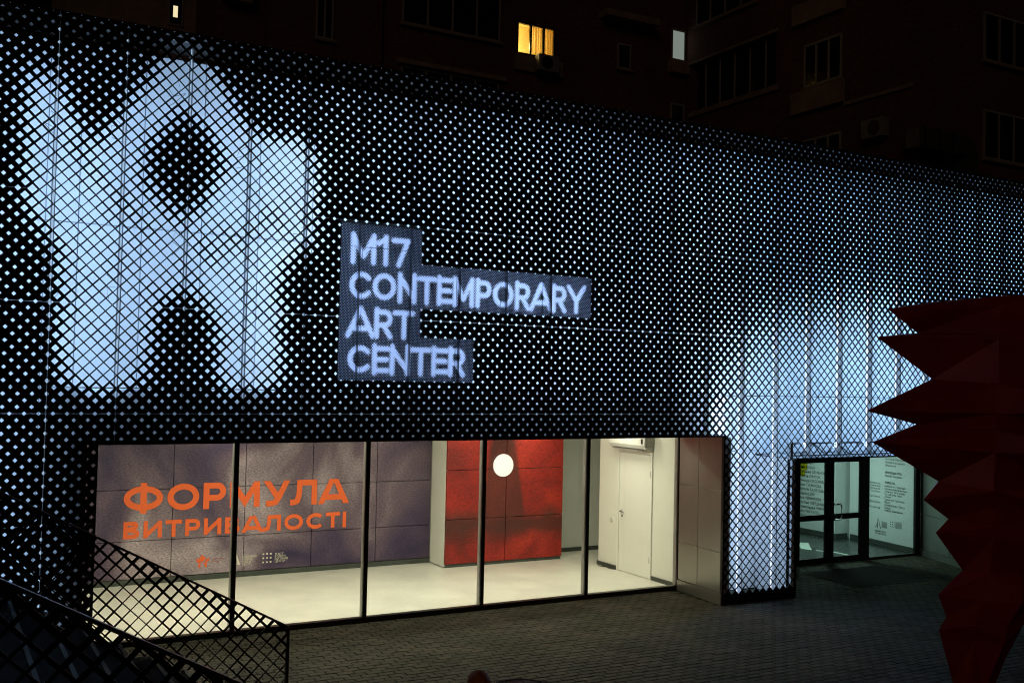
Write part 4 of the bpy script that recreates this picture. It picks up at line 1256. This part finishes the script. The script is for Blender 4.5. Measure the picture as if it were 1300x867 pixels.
def ac_unit(plane, c, a, h, label, w_=5.6, hh=3.9):
    t = thing('outdoor_air_conditioner', (a, c, h) if plane == 'y' else (c, a, h), label, 'air conditioner', 'outdoor air conditioning units')
    def B(mb, s0, s1, d0, d1, z0, z1):
        if plane == 'y': mb.box(s0, s1, c + d0, c + d1, z0, z1)
        else: mb.box(c + d0, c + d1, s0, s1, z0, z1)
        return mb
    B(MB(), a - w_ / 2, a + w_ / 2, -2.4, -.4, h, h + hh).build('casing', 'ac', t, bevel=.08)
    g_ = MB()
    if plane == 'y': g_.lathe((a - .5, c - 2.42, h + hh / 2), [(.1, -.02), (1.55, -.02), (1.6, .04)], 24, 'y')
    else:
        g0 = MB().lathe((0, 0, 0), [(.1, -.02), (1.55, -.02), (1.6, .04)], 24, 'y'); g_.v = [(c - 2.42 + y_, a - .5 + x_, h + hh / 2 + z_) for x_, y_, z_ in g0.v]; g_.f = g0.f
    g_.build('fan_grille', 'dark', t)
    br = MB(); B(br, a - 2, a - 1.8, -2.5, 0, h - .25, h - .02); B(br, a + 1.8, a + 2, -2.5, 0, h - .25, h - .02); br.build('bracket', 'dark', t)


ac_unit('y', 124.2, 118.0, Z + 50.4, 'air conditioner below the yellow lit window')
# narrow white lit window in the corner
wl = window('y', YW, 156.6, 161.2, Z + 60.6, Z + 68.8, 1)
M_['white_lit'] = emis('lit_blind', (.80, .95, .85), .22)
bx('pane', 'white_lit', wl, 157.0, 160.8, YW - .2, YW - .15, Z + 61, Z + 68.3)
bx('sill_block', 'slab', wl, 155.5, 161.4, 123.2, 124.9, Z + 57, Z + 59.8)
window('y', YW, 156.6, 161.2, Z + 41, Z + 49.4, 1)

# wing that comes forward on the right
XW = 161.5
rec = (91.9, 122.3, Z + 47, Z + 59.2)
wing = thing('apartment_wing', (170, 90, 0), 'darker brick wing of the apartment block coming forward on the right', 'building')
face_wall('x', XW, subtract([(53.2, 124.9, 20, 170)], rec), 2.0, parent=wing)
bx('wall', 'brick', wing, 163.6, 230, 53.25, 124.9, 20, 169)
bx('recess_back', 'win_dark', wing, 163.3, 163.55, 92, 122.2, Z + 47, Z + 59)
for k in range(5): bx('baluster', 'win_frame', wing, 162.2, 162.5, 96 + 5.4 * k, 96.3 + 5.4 * k, Z + 47, Z + 58.9)
bx('ledge', 'slab', wing, 160.9, 161.45, 91, 123, Z + 45.6, Z + 46.9)
bx('ledge', 'slab', wing, 160.9, 161.45, 91, 123, Z + 59.3, Z + 60)
for h in (Z + 68.8, Z + 89): window('x', XW, 98.5, 120.8, h, h + 10.5, 4, wing)
window('x', XW, 71.8, 82.8, Z + 43.9, Z + 53.6, 3, wing)
bx('balcony_front', 'slab', wing, 160.4, 161.45, 71.0, 86.0, Z + 38.4, Z + 43.2)
window('x', XW, 71.8, 82.8, Z + 23.6, Z + 32.2, 3, wing)
bx('balcony_front', 'slab', wing, 160.4, 161.45, 71.0, 86.0, Z + 58.6, Z + 63.2)
window('x', XW, 88, 98, Z + 26, Z + 34, 2, wing)
bx('ledge', 'slab', wing, 161.0, 161.45, 53.3, 70.9, Z + 37.5, Z + 38.3)
for h in (Z + 25.8, Z + 46.5, Z + 66.5):
    window('y', 53.2, 183, 198, h, h + 10.4, 3, wing)
    window('y', 53.2, 206, 221, h, h + 10.4, 3, wing)
ac_unit('x', 161.5, 61.6, Z + 28.6, 'air conditioner on the brick wing near the corner')

dct = thing('ventilation_duct', (168, 50, Z + 20), 'grey sheet metal duct with an elbow above the gallery roof', 'duct')
d_ = MB().box(158.9, 172.5, 49.5, 53.0, Z + 24.5, Z + 28.5); d_.build('duct_run', 'duct', dct, bevel=.1)
el = MB(); pr = []
for k in range(7):
    a = PI / 2 * k / 6; pr.append((172.5 + 4.2 * math.sin(a), Z + 24.3 + 4.2 * math.cos(a)))
el.prism([(a, 49.5, b) for a, b in pr] + [(172.5, 49.5, Z + 24.3)], (0, 3.5, 0)); el.build('elbow', 'duct', dct)
bx('duct_drop', 'duct', dct, 172.7, 176.6, 49.6, 52.9, Z + 4.4, Z + 24.2)
for k in range(3): bx('flange', 'dark', dct, 160 + 4.2 * k, 160.3 + 4.2 * k, 49.2, 53.1, Z + 24.2, Z + 28.8)

far = thing('distant_tower', (46, 205, 0), 'distant dark tower block with one tiny lit window', 'building')
fw = bx('wall', 'slab', far, 20, 75, 202, 240, 0, 160)
wn = window('y', 202, 45.6, 49.6, Z + 71, Z + 79, 1, far, sill=False)
M_['far_lit'] = emis('far_window_light', (1.0, .86, .5), 0.9)
bx('pane', 'far_lit', wn, 46.9, 48.1, 201.75, 201.8, Z + 73.3, Z + 76.4)

for o in bpy.data.objects:
    if o.type == 'MESH': o.data.validate() if False else None
print('script built', len(bpy.data.objects))
